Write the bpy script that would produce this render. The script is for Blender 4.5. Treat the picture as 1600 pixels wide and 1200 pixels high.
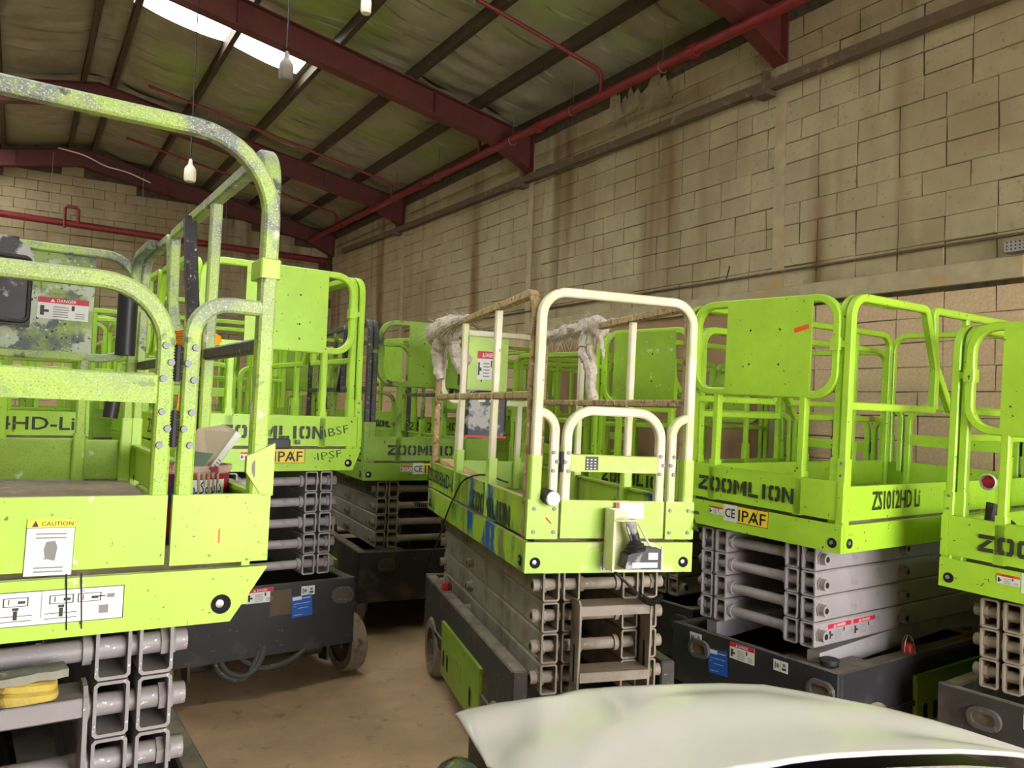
import bpy, math, random
from mathutils import Vector, Matrix, noise
random.seed(11)
for o in list(bpy.data.objects): bpy.data.objects.remove(o)
SC = bpy.context.scene; COL = SC.collection
R = math.radians
# ------------------------------------------------------------------ camera
cam = bpy.data.cameras.new('camera'); camo = bpy.data.objects.new('camera', cam); COL.objects.link(camo)
cam.sensor_width = 36.0; cam.lens = 1250.0/1600.0*36.0; cam.clip_start = 0.05; cam.clip_end = 200
_psi, _pit, _rol = R(31.6), R(1.72), R(1.9)
_f = Vector((math.sin(_psi)*math.cos(_pit), math.cos(_psi)*math.cos(_pit), math.sin(_pit)))
_r = Vector((math.cos(_psi), -math.sin(_psi), 0)); _u = _r.cross(_f)
_r2 = _r*math.cos(_rol)+_u*math.sin(_rol); _u2 = _r2.cross(_f)
camo.matrix_world = Matrix(((_r2.x, _u2.x, -_f.x, 0), (_r2.y, _u2.y, -_f.y, 0), (_r2.z, _u2.z, -_f.z, 1.76), (0, 0, 0, 1)))
SC.camera = camo
# ------------------------------------------------------------------ world, daylight, exposure
w = bpy.data.worlds.new('sky'); SC.world = w; w.use_nodes = True
bg = w.node_tree.nodes['Background']; bg.inputs[0].default_value = (1.0, 0.97, 0.935, 1); bg.inputs[1].default_value = 20.0
def area(name, loc, target, sx, sy, power, col=(1, 1, 1)):
    l = bpy.data.lights.new(name, 'AREA'); l.shape = 'RECTANGLE'; l.size = sx; l.size_y = sy; l.energy = power; l.color = col
    o = bpy.data.objects.new(name, l); COL.objects.link(o); o.location = loc
    o.rotation_euler = (Vector(target)-Vector(loc)).to_track_quat('-Z', 'Y').to_euler(); return o
area('doorway_daylight', (2.7, -4.3, 1.9), (2.4, 6.0, 1.6), 4.0, 3.4, 90, (1.0, 0.975, 0.94))
SC.view_settings.view_transform = 'Standard'; SC.view_settings.look = 'None'
SC.view_settings.exposure = -0.35; SC.view_settings.gamma = 1.0
SC.view_settings.use_curve_mapping = False
# ------------------------------------------------------------------ helpers: mesh builder
def lin(r, g, b):
    f = lambda c: (c/12.92 if c <= .04045 else ((c+.055)/1.055)**2.4)
    return (f(r/255), f(g/255), f(b/255), 1)

class MB:
    """collects shapes, then build() links them as ONE mesh object"""
    def __init__(s, M=None): s.v = []; s.f = []; s.mi = []; s.M = M
    def add(s, vs, fs, mat=0, M=None):
        n = len(s.v)
        for p in vs:
            p = Vector(p)
            if M is not None: p = M @ p
            if s.M is not None: p = s.M @ p
            s.v.append(p)
        for f in fs: s.f.append([i+n for i in f]); s.mi.append(mat)
    def box(s, x0, y0, z0, x1, y1, z1, mat=0, M=None, c=0.0):
        if c <= 0:
            vs = [(x, y, z) for x in (x0, x1) for y in (y0, y1) for z in (z0, z1)]
            s.add(vs, [(0, 1, 3, 2), (4, 6, 7, 5), (0, 4, 5, 1), (2, 3, 7, 6), (0, 2, 6, 4), (1, 5, 7, 3)], mat, M)
        else:   # chamfered on the vertical edges and the top
            pts = [(x0+c, y0), (x1-c, y0), (x1, y0+c), (x1, y1-c), (x1-c, y1), (x0+c, y1), (x0, y1-c), (x0, y0+c)]
            ip = [(min(max(x, x0+c), x1-c), min(max(y, y0+c), y1-c)) for x, y in pts]
            vs = [(x, y, z0) for x, y in pts]+[(x, y, z1-c) for x, y in pts]+[(x, y, z1) for x, y in ip]
            fs = [tuple(range(7, -1, -1))]+[(i, (i+1) % 8, 8+(i+1) % 8, 8+i) for i in range(8)]
            fs += [(8+i, 8+(i+1) % 8, 16+(i+1) % 8, 16+i) for i in range(8)]+[tuple(range(16, 24))]
            s.add(vs, fs, mat, M)
    def prism(s, poly, axis, a, b, mat=0, M=None):
        """poly: 2-D outline (counter-clockwise); axis 'x','y','z' = extrusion axis from a to b"""
        def P(u, v, t): return {'x': (t, u, v), 'y': (u, t, v), 'z': (u, v, t)}[axis]
        n = len(poly); vs = [P(u, v, a) for u, v in poly]+[P(u, v, b) for u, v in poly]
        s.add(vs, [tuple(range(n-1, -1, -1)), tuple(range(n, 2*n))]+[(i, (i+1) % n, n+(i+1) % n, n+i) for i in range(n)], mat, M)
    def cyl(s, p0, p1, r0, r1=None, n=14, mat=0, caps=True, M=None):
        r1 = r0 if r1 is None else r1
        p0, p1 = Vector(p0), Vector(p1); d = (p1-p0).normalized()
        a = d.orthogonal().normalized(); b = d.cross(a)
        vs = []
        for p, r in ((p0, r0), (p1, r1)):
            for i in range(n):
                t = 2*math.pi*i/n; vs.append(p+(a*math.cos(t)+b*math.sin(t))*r)
        fs = [(i, (i+1) % n, n+(i+1) % n, n+i) for i in range(n)]
        if caps: fs += [tuple(range(n-1, -1, -1)), tuple(range(n, 2*n))]
        s.add(vs, fs, mat, M)
    def lathe(s, prof, n=20, mat=0, M=None):
        """prof: list of (r, z) revolved about z"""
        vs = []; fs = []
        for r, z in prof:
            for i in range(n):
                t = 2*math.pi*i/n; vs.append((r*math.cos(t), r*math.sin(t), z))
        for k in range(len(prof)-1):
            for i in range(n):
                j = (i+1) % n; fs.append((k*n+i, k*n+j, (k+1)*n+j, (k+1)*n+i))
        s.add(vs, fs, mat, M)
    def rail(s, path, w, h, nrm, closed=False, fil=0.0, seg=7, mat=0, c=0.006, M=None):
        """sweep of a chamfered rectangular tube along a flat path; nrm = normal of that plane; w in the plane, h across"""
        nrm = Vector(nrm).normalized(); P = [Vector(p) for p in path]; n = len(P); pts = []
        fl = fil if isinstance(fil, (list, tuple)) else [fil]*n
        for i in range(n):
            if (not closed and i in (0, n-1)) or fl[i] <= 0: pts.append(P[i]); continue
            a = (P[i-1]-P[i]); b = (P[(i+1) % n]-P[i]); la, lb = a.length, b.length; a.normalize(); b.normalize()
            ang = math.acos(max(-1, min(1, a.dot(b)))); r = fl[i]
            t = min(r/math.tan(ang/2), la*.49 if closed or (0 < i-1) else la*.98, lb*.49 if closed or (i+1 < n-1) else lb*.98); r = t*math.tan(ang/2)
            cen = P[i]+(a+b).normalized()*(r/math.sin(ang/2)); s0 = P[i]+a*t-cen; s1 = P[i]+b*t-cen
            tot = s0.angle(s1)
            for k in range(seg+1):
                q = k/seg; v = (s0*math.sin((1-q)*tot)+s1*math.sin(q*tot))/math.sin(tot) if tot > 1e-4 else s0
                pts.append(cen+v)
        N = len(pts); prof = [(-w/2+c, -h/2), (w/2-c, -h/2), (w/2, -h/2+c), (w/2, h/2-c), (w/2-c, h/2), (-w/2+c, h/2), (-w/2, h/2-c), (-w/2, -h/2+c)]
        vs = []
        for i in range(N):
            if closed: t = pts[(i+1) % N]-pts[i-1]; e0 = (pts[i]-pts[i-1]).normalized(); e1 = (pts[(i+1) % N]-pts[i]).normalized()
            else:
                e0 = (pts[i]-pts[max(i-1, 0)]); e1 = (pts[min(i+1, N-1)]-pts[i])
                if e0.length < 1e-9: e0 = e1.copy()
                if e1.length < 1e-9: e1 = e0.copy()
                e0.normalize(); e1.normalize()
            t = (e0+e1).normalized(); sc = 1/max(.5, t.dot(e1)); sd = nrm.cross(t).normalized()
            for u, v in prof: vs.append(pts[i]+sd*(u*sc)+nrm*v)
        fs = []
        for i in range(N if closed else N-1):
            j = (i+1) % N
            for k in range(8): fs.append((i*8+k, i*8+(k+1) % 8, j*8+(k+1) % 8, j*8+k))
        if not closed: fs += [tuple(range(7, -1, -1)), tuple((N-1)*8+k for k in range(8))]
        s.add(vs, fs, mat, M)
    def pipe(s, path, r, n=8, mat=0, M=None, closed=False):
        """round tube along any 3-D path"""
        P = [Vector(p) for p in path]; N = len(P); vs = []; fs = []
        up = None
        for i in range(N):
            t = (P[min(i+1, N-1)]-P[max(i-1, 0)]); t.normalize()
            if up is None: up = t.orthogonal().normalized()
            up = (up-t*up.dot(t)); up = up.normalized() if up.length > 1e-6 else t.orthogonal().normalized()
            b = t.cross(up); rr = r[i] if isinstance(r, (list, tuple)) else r
            for k in range(n):
                a = 2*math.pi*k/n; vs.append(P[i]+(up*math.cos(a)+b*math.sin(a))*rr)
        for i in range(N-1):
            for k in range(n): fs.append((i*n+k, i*n+(k+1) % n, (i+1)*n+(k+1) % n, (i+1)*n+k))
        fs += [tuple(range(n-1, -1, -1)), tuple((N-1)*n+k for k in range(n))]
        s.add(vs, fs, mat, M)
    def build(s, name, mats, parent=None, smooth=True):
        me = bpy.data.meshes.new(name); me.from_pydata([tuple(v) for v in s.v], [], s.f)
        if not isinstance(mats, (list, tuple)): mats = [mats]
        for m in mats: me.materials.append(m)
        if len(mats) > 1: me.polygons.foreach_set('material_index', s.mi)
        if smooth and len(me.polygons):
            me.polygons.foreach_set('use_smooth', [True]*len(me.polygons)); me.set_sharp_from_angle(angle=R(35))
        me.update()
        o = bpy.data.objects.new(name, me); COL.objects.link(o)
        if parent is not None: o.parent = parent
        return o

def bez(pts, n=10):
    """smooth curve through points (Catmull-Rom)"""
    P = [Vector(p) for p in pts]; P = [P[0]*2-P[1]]+P+[P[-1]*2-P[-2]]; out = []
    for i in range(1, len(P)-2):
        for k in range(n):
            t = k/n; a, b, c, d = P[i-1:i+3]
            out.append(((b*2)+(c-a)*t+(a*2-b*5+c*4-d)*t*t+(b*3-a-c*3+d)*t**3)*.5)
    out.append(P[-2]); return out
def empty(name, loc=(0, 0, 0), rz=0, parent=None):
    o = bpy.data.objects.new(name, None); COL.objects.link(o); o.empty_display_size = .2
    o.location = loc; o.rotation_euler = (0, 0, rz)
    if parent is not None: o.parent = parent
    return o
def tag(o, label, cat, group=None, kind=None):
    if label: o['label'] = label
    if cat: o['category'] = cat
    if group: o['group'] = group
    if kind: o['kind'] = kind
    return o
def struct(o, label=None, cat=None):
    o['kind'] = 'structure'
    if label: o['label'] = label
    if cat: o['category'] = cat
    return o
# ------------------------------------------------------------------ helpers: materials
def mat(name, col, rough=.55, metal=0.0, layers=(), var=0.08, vscale=6.0, space='Object', updust=None, bump=0.0, bscale=40.0, coat=0.0, rnd=0.0, spec=.5):
    """layers: (colour, noise scale, threshold, softness, detail, (sx,sy,sz) stretch) laid over the base one by one"""
    m = bpy.data.materials.new(name); m.use_nodes = True; nt = m.node_tree; N = nt.nodes; L = nt.links
    b = N['Principled BSDF']; b.inputs['Roughness'].default_value = rough; b.inputs['Metallic'].default_value = metal
    b.inputs['Coat Weight'].default_value = coat; b.inputs['Specular IOR Level'].default_value = spec
    tc = N.new('ShaderNodeTexCoord')
    if space == 'World': g = N.new('ShaderNodeNewGeometry'); src = g.outputs['Position']
    else: src = tc.outputs[space]
    def nz(scale, detail=3.0, stretch=None, off=0):
        mp = N.new('ShaderNodeMapping'); L.new(src, mp.inputs[0]); mp.inputs['Location'].default_value = (off*1.7, off*3.1, off*.9)
        if stretch: mp.inputs['Scale'].default_value = stretch
        n = N.new('ShaderNodeTexNoise'); n.inputs['Scale'].default_value = scale; n.inputs['Detail'].default_value = detail; n.inputs['Roughness'].default_value = .6
        L.new(mp.outputs[0], n.inputs['Vector']); return n.outputs[0]
    def mix(fac, a, bcol, mode='MIX'):
        x = N.new('ShaderNodeMix'); x.data_type = 'RGBA'; x.blend_type = mode
        if hasattr(fac, 'links'): L.new(fac, x.inputs[0])
        else: x.inputs[0].default_value = fac
        for sock, val in ((x.inputs[6], a), (x.inputs[7], bcol)):
            if hasattr(val, 'links'): L.new(val, sock)
            else: sock.default_value = val
        return x.outputs[2]
    def ramp(fac, lo, hi):
        r = N.new('ShaderNodeMapRange'); r.inputs['From Min'].default_value = lo; r.inputs['From Max'].default_value = hi; L.new(fac, r.inputs['Value']); return r.outputs[0]
    cur = col
    if var > 0:
        d = tuple(c*(1-var*2.2) for c in col[:3])+(1,); l = tuple(min(1, c*(1+var)) for c in col[:3])+(1,)
        cur = mix(ramp(nz(vscale, 4), .3, .7), d, l)
    if rnd > 0:
        oi = N.new('ShaderNodeObjectInfo'); r = N.new('ShaderNodeMapRange'); r.inputs['To Min'].default_value = 1-rnd; r.inputs['To Max'].default_value = 1+rnd*.5
        L.new(oi.outputs['Random'], r.inputs['Value']); cur = mix(1.0, cur, r.outputs[0], 'MULTIPLY')
    for i, ly in enumerate(layers):
        c, sc, th, so = ly[:4]; de = ly[4] if len(ly) > 4 else 4; stt = ly[5] if len(ly) > 5 else None
        fac = ramp(nz(sc, de, stt, i+1), th, th+so)
        if len(ly) > 6:      # overspray that settled from some height upwards
            sz = N.new('ShaderNodeSeparateXYZ'); L.new(src, sz.inputs[0]); mu = N.new('ShaderNodeMath'); mu.operation = 'MULTIPLY'
            L.new(fac, mu.inputs[0]); L.new(ramp(sz.outputs[2], *ly[6]), mu.inputs[1]); fac = mu.outputs[0]
        cur = mix(fac, cur, c)
    if updust:
        g2 = N.new('ShaderNodeNewGeometry'); sx = N.new('ShaderNodeSeparateXYZ'); L.new(g2.outputs['Normal'], sx.inputs[0])
        f = ramp(sx.outputs[2], .55, .95); q = ramp(nz(updust[2] if len(updust) > 2 else 9, 4, None, 9), .25, .6)
        mm = N.new('ShaderNodeMath'); mm.operation = 'MULTIPLY'; L.new(f, mm.inputs[0]); L.new(q, mm.inputs[1])
        m2 = N.new('ShaderNodeMath'); m2.operation = 'MULTIPLY'; L.new(mm.outputs[0], m2.inputs[0]); m2.inputs[1].default_value = updust[1]
        cur = mix(m2.outputs[0], cur, updust[0])
    if hasattr(cur, 'links'): L.new(cur, b.inputs['Base Color'])
    else: b.inputs['Base Color'].default_value = cur
    if bump > 0:
        bp = N.new('ShaderNodeBump'); bp.inputs['Strength'].default_value = bump; bp.inputs['Distance'].default_value = .01
        L.new(nz(bscale, 5, None, 4), bp.inputs['Height']); L.new(bp.outputs[0], b.inputs['Normal'])
    return m
LIME = (.40, .70, .045, 1); DUST = lin(176, 160, 132); WHITE = lin(232, 232, 224)
CHIP = (lin(60, 70, 25), 38, .70, .03, 2)
M = {}
M['lime'] = mat('lime_paint', LIME, .38, layers=[CHIP, (lin(235, 240, 205), 21, .74, .03, 3)], var=.05, updust=(DUST, .22))
M['lime_dim'] = mat('lime_paint_worn_shaded', (.27, .46, .03, 1), .5, layers=[(lin(150, 160, 120), 7, .60, .12, 5), (lin(40, 45, 25), 30, .68, .04, 3)], updust=(DUST, .5))  # worn lime, base also darkened to paint in the shade deep among the lifts
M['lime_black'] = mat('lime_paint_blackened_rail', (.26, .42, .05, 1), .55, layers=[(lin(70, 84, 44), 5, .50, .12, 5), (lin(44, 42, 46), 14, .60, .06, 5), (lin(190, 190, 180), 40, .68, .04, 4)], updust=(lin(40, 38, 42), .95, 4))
M['dark_rail'] = mat('dark_overpainted_rail', lin(58, 56, 62), .5, layers=[(lin(84, 100, 70), 6, .56, .08, 5), (lin(196, 198, 196), 34, .66, .04, 4), (lin(110, 110, 112), 60, .60, .06, 3)])
M['splat'] = mat('lime_paint_with_splatter', (.38, .62, .06, 1), .5, var=.06, layers=[
    (lin(150, 166, 118), 5, .34, .3, 5, None, (1.72, 2.1)), (lin(112, 122, 126), 6, .49, .10, 6, None, (1.65, 2.2)), (lin(196, 206, 176), 230, .54, .10, 3, None, (1.45, 2.1)),
    (lin(118, 146, 66), 220, .57, .10, 3), (lin(62, 68, 70), 9, .62, .05, 5, None, (1.6, 2.0)), (lin(230, 232, 222), 6, .64, .06, 6)], updust=(lin(140, 150, 136), .85, 14))
M['splat_light'] = mat('lime_plate_with_drips', (.41, .67, .06, 1), .42, var=.04, layers=[
    (lin(222, 228, 200), 13, .70, .03, 4), (lin(90, 110, 40), 60, .70, .03, 2), (lin(235, 236, 226), 5, .74, .02, 3), (lin(70, 80, 50), 16, .735, .02, 2, (2, 2, .3))], updust=(lin(200, 210, 160), .5))
M['flecked'] = mat('flecked_green_panel', (.30, .52, .03, 1), .5, layers=[(lin(200, 214, 150), 22, .66, .04, 3), (lin(220, 226, 190), 60, .70, .04, 2)])
M['splat_panel'] = mat('grey_splattered_panel', (.32, .44, .14, 1), .6, layers=[(lin(98, 106, 110), 5, .46, .10, 6), (lin(186, 198, 178), 7, .52, .05, 6), (lin(45, 50, 50), 50, .62, .05, 4), (lin(214, 222, 205), 45, .63, .04, 4)])
M['cream'] = mat('lime_rail_under_cream_overspray', lin(226, 218, 196), .5, layers=[(lin(178, 206, 100), 4.5, .47, .3, 4), (lin(150, 118, 80), 30, .68, .05, 4)], var=.05, updust=(lin(176, 150, 112), .55, 16))
M['cream_lime'] = mat('lime_plate_dusted_cream', (.42, .66, .08, 1), .42, layers=[(lin(214, 222, 160), 6, .58, .12, 5), (lin(150, 170, 60), 40, .70, .04, 3)], var=.04, updust=(lin(190, 170, 125), .8))
M['blue_side'] = mat('lime_plate_with_blue_paint_stain', (.34, .53, .03, 1), .5, layers=[(lin(120, 120, 70), 5, .53, .14, 5, (1, 1, .3)), (lin(30, 110, 60), 4, .56, .10, 4, (1, 1, .45)), (lin(28, 82, 150), 4.6, .545, .06, 4, (1, 1, .5)), (lin(190, 190, 140), 24, .72, .04, 3, (1, 1, .25))], updust=(lin(196, 176, 130), .9))
M['rust_rail'] = mat('dusty_rust_stained_rail', lin(178, 152, 112), .75, layers=[(lin(126, 92, 60), 26, .52, .1, 5), (lin(226, 214, 184), 34, .62, .05, 5)], updust=(lin(170, 142, 100), .6))
M['steel'] = mat('grey_scissor_paint', lin(160, 154, 160), .4, layers=[(lin(120, 112, 104), 8, .60, .15, 5), (lin(215, 210, 205), 40, .72, .04, 3)], var=.05, updust=(lin(150, 138, 120), .6))
M['steel_speck'] = mat('speckled_grey_scissor_paint', lin(142, 138, 142), .45, layers=[(lin(112, 104, 94), 6, .56, .2, 5), (lin(205, 205, 202), 60, .66, .05, 3)], var=.05, updust=(lin(150, 142, 128), .9, 14))
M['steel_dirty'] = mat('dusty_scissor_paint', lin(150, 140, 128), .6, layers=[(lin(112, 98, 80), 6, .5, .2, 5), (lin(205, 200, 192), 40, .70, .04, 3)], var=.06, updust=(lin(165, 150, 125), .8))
M['steel_brown'] = mat('brown_dusted_scissor_paint', lin(112, 100, 86), .65, layers=[(lin(92, 78, 62), 7, .5, .2, 5)], updust=(lin(140, 124, 100), .7))
M['black'] = mat('black_chassis_paint', lin(44, 45, 50), .45, layers=[(lin(120, 112, 100), 34, .68, .05, 4), (lin(80, 74, 66), 5, .58, .2, 5)], updust=(lin(120, 108, 90), .75))
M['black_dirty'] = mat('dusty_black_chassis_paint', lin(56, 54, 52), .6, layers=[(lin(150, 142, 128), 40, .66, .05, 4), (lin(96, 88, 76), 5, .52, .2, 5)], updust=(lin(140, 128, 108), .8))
M['eye'] = mat('worn_black_casting', lin(84, 82, 80), .5, layers=[(lin(140, 134, 122), 30, .6, .08, 4)])
M['tray'] = mat('green_chassis_tray_paint', (.24, .38, .03, 1), .5, layers=[(lin(80, 84, 50), 8, .6, .15, 4)])
M['deck'] = mat('dust_covered_deck', lin(132, 116, 98), .9, layers=[(lin(160, 148, 132), 12, .55, .15, 5), (lin(90, 78, 66), 25, .65, .08, 4)], bump=.3)
M['tyre'] = mat('dusty_tyre_rubber', lin(140, 126, 108), .9, layers=[(lin(96, 86, 74), 16, .55, .15, 4)], bump=.4, bscale=60)
M['hub'] = mat('dirty_wheel_hub', lin(96, 84, 66), .8, layers=[(lin(210, 200, 180), 18, .62, .05, 4)])
M['rubber'] = mat('black_rubber', lin(34, 33, 34), .6, layers=[(lin(90, 84, 76), 20, .62, .1, 3)])
M['dark'] = mat('black_opening_shade', lin(14, 14, 14), .9, var=0)  # flat black painted on for the shade inside holes and slots
M['plast'] = mat('black_control_box_plastic', lin(52, 52, 60), .5, layers=[(lin(170, 168, 172), 6.5, .53, .06, 6), (lin(120, 120, 124), 40, .66, .05, 4)])
M['bolt'] = mat('zinc_bolt', lin(128, 132, 138), .5, .2, var=.05)
M['chrome'] = mat('bright_pin_steel', lin(190, 190, 195), .3, .8, var=0)
M['white'] = mat('white_sticker', lin(226, 230, 228), .5, var=.02, layers=[(lin(160, 165, 160), 25, .68, .06, 4)])
M['red'] = mat('red_sticker_print', lin(196, 32, 58), .5, var=0)
M['orange'] = mat('orange_mark', lin(235, 90, 30), .5, var=0)
M['yellow'] = mat('yellow_sticker', lin(246, 218, 60), .5, var=.02)
M['ink'] = mat('black_ink', lin(34, 38, 40), .5, var=.05)
M['inkgrey'] = mat('grey_print', lin(128, 130, 130), .6, var=0)
M['letter'] = mat('black_stencil_letters', lin(46, 56, 38), .55, var=.1, layers=[(lin(120, 140, 70), 30, .66, .05, 4)])
M['blue'] = mat('blue_sticker', lin(34, 92, 190), .45, var=.04)
M['hose'] = mat('dusty_hose_rubber', lin(72, 71, 69), .7, layers=[(lin(140, 132, 120), 30, .6, .1, 3)])
M['foam'] = mat('black_foam_sleeve', lin(36, 38, 44), .45, layers=[(lin(110, 110, 110), 30, .70, .06, 3)])
M['navy'] = mat('dark_blue_print', lin(40, 32, 96), .5, var=.05)
M['wrapm'] = mat('grey_white_plastic_wrap', lin(206, 196, 186), .55, layers=[(lin(168, 152, 138), 30, .52, .12, 5)], bump=.5, bscale=60)
M['red_steel'] = mat('red_primer_steel', lin(98, 44, 41), .6, layers=[(lin(76, 30, 29), 3, .55, .2, 5), (lin(150, 90, 80), 24, .70, .06, 4)], space='World')
M['red_pipe'] = mat('red_sprinkler_pipe_paint', lin(128, 34, 40), .45, layers=[(lin(104, 26, 30), 5, .55, .2, 4)], space='World')
M['purlin'] = mat('dark_purlin_steel', lin(70, 58, 44), .7, layers=[(lin(110, 92, 64), 14, .60, .1, 4)], space='World')
M['girt'] = mat('brown_grey_girt_steel', lin(98, 82, 62), .75, layers=[(lin(130, 112, 88), 7, .58, .1, 4)], space='World')
M['insul'] = mat('foil_faced_insulation', lin(156, 154, 136), .45, layers=[(lin(112, 106, 90), .9, .50, .25, 6), (lin(138, 158, 84), .5, .49, .16, 3), (lin(190, 188, 172), 5, .60, .10, 6, (.25, 2.2, 1)), (lin(92, 86, 70), 4, .60, .10, 6, (.25, 2.6, 1))], space='World', var=.08, vscale=2, bump=.5, bscale=7)  # green bounce off the lifts and light and dark of wrinkles painted in
M['concrete'] = mat('dusty_concrete_floor', lin(176, 146, 114), .85, layers=[(lin(152, 124, 94), 1.3, .48, .2, 6), (lin(134, 110, 84), 9, .60, .12, 5), (lin(70, 56, 42), 55, .72, .03, 3)], space='World', var=.05, bump=.15, bscale=30)
M['mortar'] = mat('grey_mortar_bed', lin(86, 73, 54), .95, layers=[(lin(50, 42, 32), 9, .5, .2, 4)], space='World')
def wall_mat(name):
    """painted blockwork: cream paint above the lintel level, bare pinkish block under it, brown run-off streaks"""
    m = mat(name, lin(172, 160, 128), .88, layers=[
        (lin(150, 134, 102), .8, .48, .25, 6), (lin(118, 92, 58), 1.15, .56, .12, 3, (1, 1, .10)), (lin(138, 124, 96), 24, .60, .10, 5), (lin(118, 100, 72), 60, .70, .05, 3), (lin(140, 122, 90), .7, .50, .2, 5, (1, 1, .4))], space='World', var=.05, vscale=3, bump=.25, bscale=45, rnd=.07)
    nt = m.node_tree; N = nt.nodes; L = nt.links; b = N['Principled BSDF']; old = b.inputs['Base Color'].links[0].from_socket
    g = N.new('ShaderNodeNewGeometry'); sx = N.new('ShaderNodeSeparateXYZ'); L.new(g.outputs['Position'], sx.inputs[0])
    r = N.new('ShaderNodeMapRange'); r.inputs['From Min'].default_value = 2.90; r.inputs['From Max'].default_value = 2.80; L.new(sx.outputs[2], r.inputs['Value'])
    n = N.new('ShaderNodeTexNoise'); n.inputs['Scale'].default_value = 45; n.inputs['Detail'].default_value = 5; L.new(g.outputs['Position'], n.inputs['Vector'])
    cr = N.new('ShaderNodeMix'); cr.data_type = 'RGBA'; cr.inputs[6].default_value = lin(166, 146, 116); cr.inputs[7].default_value = lin(226, 196, 160); L.new(n.outputs[0], cr.inputs[0])
    x = N.new('ShaderNodeMix'); x.data_type = 'RGBA'; L.new(r.outputs[0], x.inputs[0]); L.new(old, x.inputs[6]); L.new(cr.outputs[2], x.inputs[7]); L.new(x.outputs[2], b.inputs['Base Color'])
    return m
M['block'] = wall_mat('painted_concrete_block')
M['plaster'] = mat('beige_painted_concrete', lin(172, 158, 128), .85, layers=[(lin(170, 142, 98), 1.4, .52, .14, 4), (lin(130, 110, 80), 30, .72, .04, 4)], space='World', bump=.1)
M['brown'] = mat('brown_painted_infill', lin(160, 128, 96), .85, layers=[(lin(140, 108, 78), 1.2, .5, .2, 4)], space='World', var=.04)
M['car'] = mat('white_car_paint', lin(230, 225, 224), .22, var=.01, coat=.4)
M['carblack'] = mat('black_car_trim', lin(22, 20, 24), .4, var=0)
M['lensglass'] = mat('headlamp_lens', lin(96, 112, 90), .12, var=.05, coat=1.0)
M['sponge'] = mat('yellow_sponge', lin(196, 172, 74), .95, layers=[(lin(176, 164, 96), 9, .5, .2, 4)], bump=.5, bscale=90)
M['greycloth'] = mat('grey_plaster_crusted_board', lin(140, 140, 128), .9, layers=[(lin(190, 192, 182), 30, .62, .06, 4)], bump=.4)
M['kraft'] = mat('plain_kraft_paper', lin(190, 176, 152), .8, layers=[(lin(160, 146, 124), 6, .55, .2, 3)])
M['greenprint'] = mat('green_grey_print', lin(104, 122, 104), .8, var=.1)
M['bucketred'] = mat('dark_red_paint_pail', lin(156, 16, 44), .35, layers=[(lin(60, 30, 90), 9, .56, .05, 3)], var=.1)
M['drip'] = mat('grey_pink_paint_crust', lin(196, 168, 158), .6, layers=[(lin(150, 40, 60), 26, .60, .06, 4)])
M['cord'] = mat('orange_yellow_cord', lin(240, 160, 20), .5, var=.06)
M['blackwire'] = mat('black_wire', lin(24, 24, 24), .5, var=0)
M['bulb'] = mat('white_bulb_glass', lin(238, 232, 214), .3, var=.02)
M['bulbgrey'] = mat('grey_bulb_cap', lin(120, 112, 104), .6, var=.05)
M['redplast'] = mat('red_beacon_plastic', lin(196, 40, 44), .35, var=.05)
M['galv'] = mat('galvanised_wire', lin(150, 146, 140), .4, .6, var=.05)
M['pine'] = mat('raw_pine_timber', lin(206, 176, 128), .75, layers=[(lin(170, 136, 90), 9, .52, .12, 5, (.2, 4, 4))])
# translucent skylight sheet
m = bpy.data.materials.new('translucent_skylight_sheet'); m.use_nodes = True; nt = m.node_tree; nt.nodes.clear()
out = nt.nodes.new('ShaderNodeOutputMaterial'); tr = nt.nodes.new('ShaderNodeBsdfTransparent'); tl = nt.nodes.new('ShaderNodeBsdfTranslucent'); mx = nt.nodes.new('ShaderNodeMixShader')
tr.inputs[0].default_value = (.9, .92, .92, 1); tl.inputs[0].default_value = (.9, .92, .9, 1); mx.inputs[0].default_value = .5
nt.links.new(tr.outputs[0], mx.inputs[1]); nt.links.new(tl.outputs[0], mx.inputs[2]); nt.links.new(mx.outputs[0], out.inputs[0]); M['sheet'] = m

# ------------------------------------------------------------------ helpers: lettering and decals
_tc = {}
def text_geo(s, bold=.0):
    k = (s, bold)
    if k not in _tc:
        cu = bpy.data.curves.new('t', 'FONT'); cu.body = s; cu.resolution_u = 2; cu.offset = bold; cu.align_x = 'CENTER'; cu.align_y = 'CENTER'
        ob = bpy.data.objects.new('t', cu); COL.objects.link(ob); dg = bpy.context.evaluated_depsgraph_get()
        me = bpy.data.meshes.new_from_object(ob.evaluated_get(dg))
        _tc[k] = ([tuple(v.co) for v in me.vertices], [tuple(p.vertices) for p in me.polygons])
        bpy.data.objects.remove(ob); bpy.data.meshes.remove(me); bpy.data.curves.remove(cu)
    return _tc[k]
def put_text(mb, s, F, x, y, h, wid=None, mat=0, bold=.0, z=.0012):
    """h = cap height; wid = total width wanted"""
    v, f = text_geo(s, bold)
    if not v: return
    x0 = min(p[0] for p in v); x1 = max(p[0] for p in v); y0 = min(p[1] for p in v); y1 = max(p[1] for p in v)
    sx = wid/(x1-x0) if wid else h/(y1-y0); sy = h/(y1-y0)
    mb.add([((p[0]-(x0+x1)/2)*sx+x, (p[1]-(y0+y1)/2)*sy+y, z) for p in v], f, mat, F)
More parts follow.
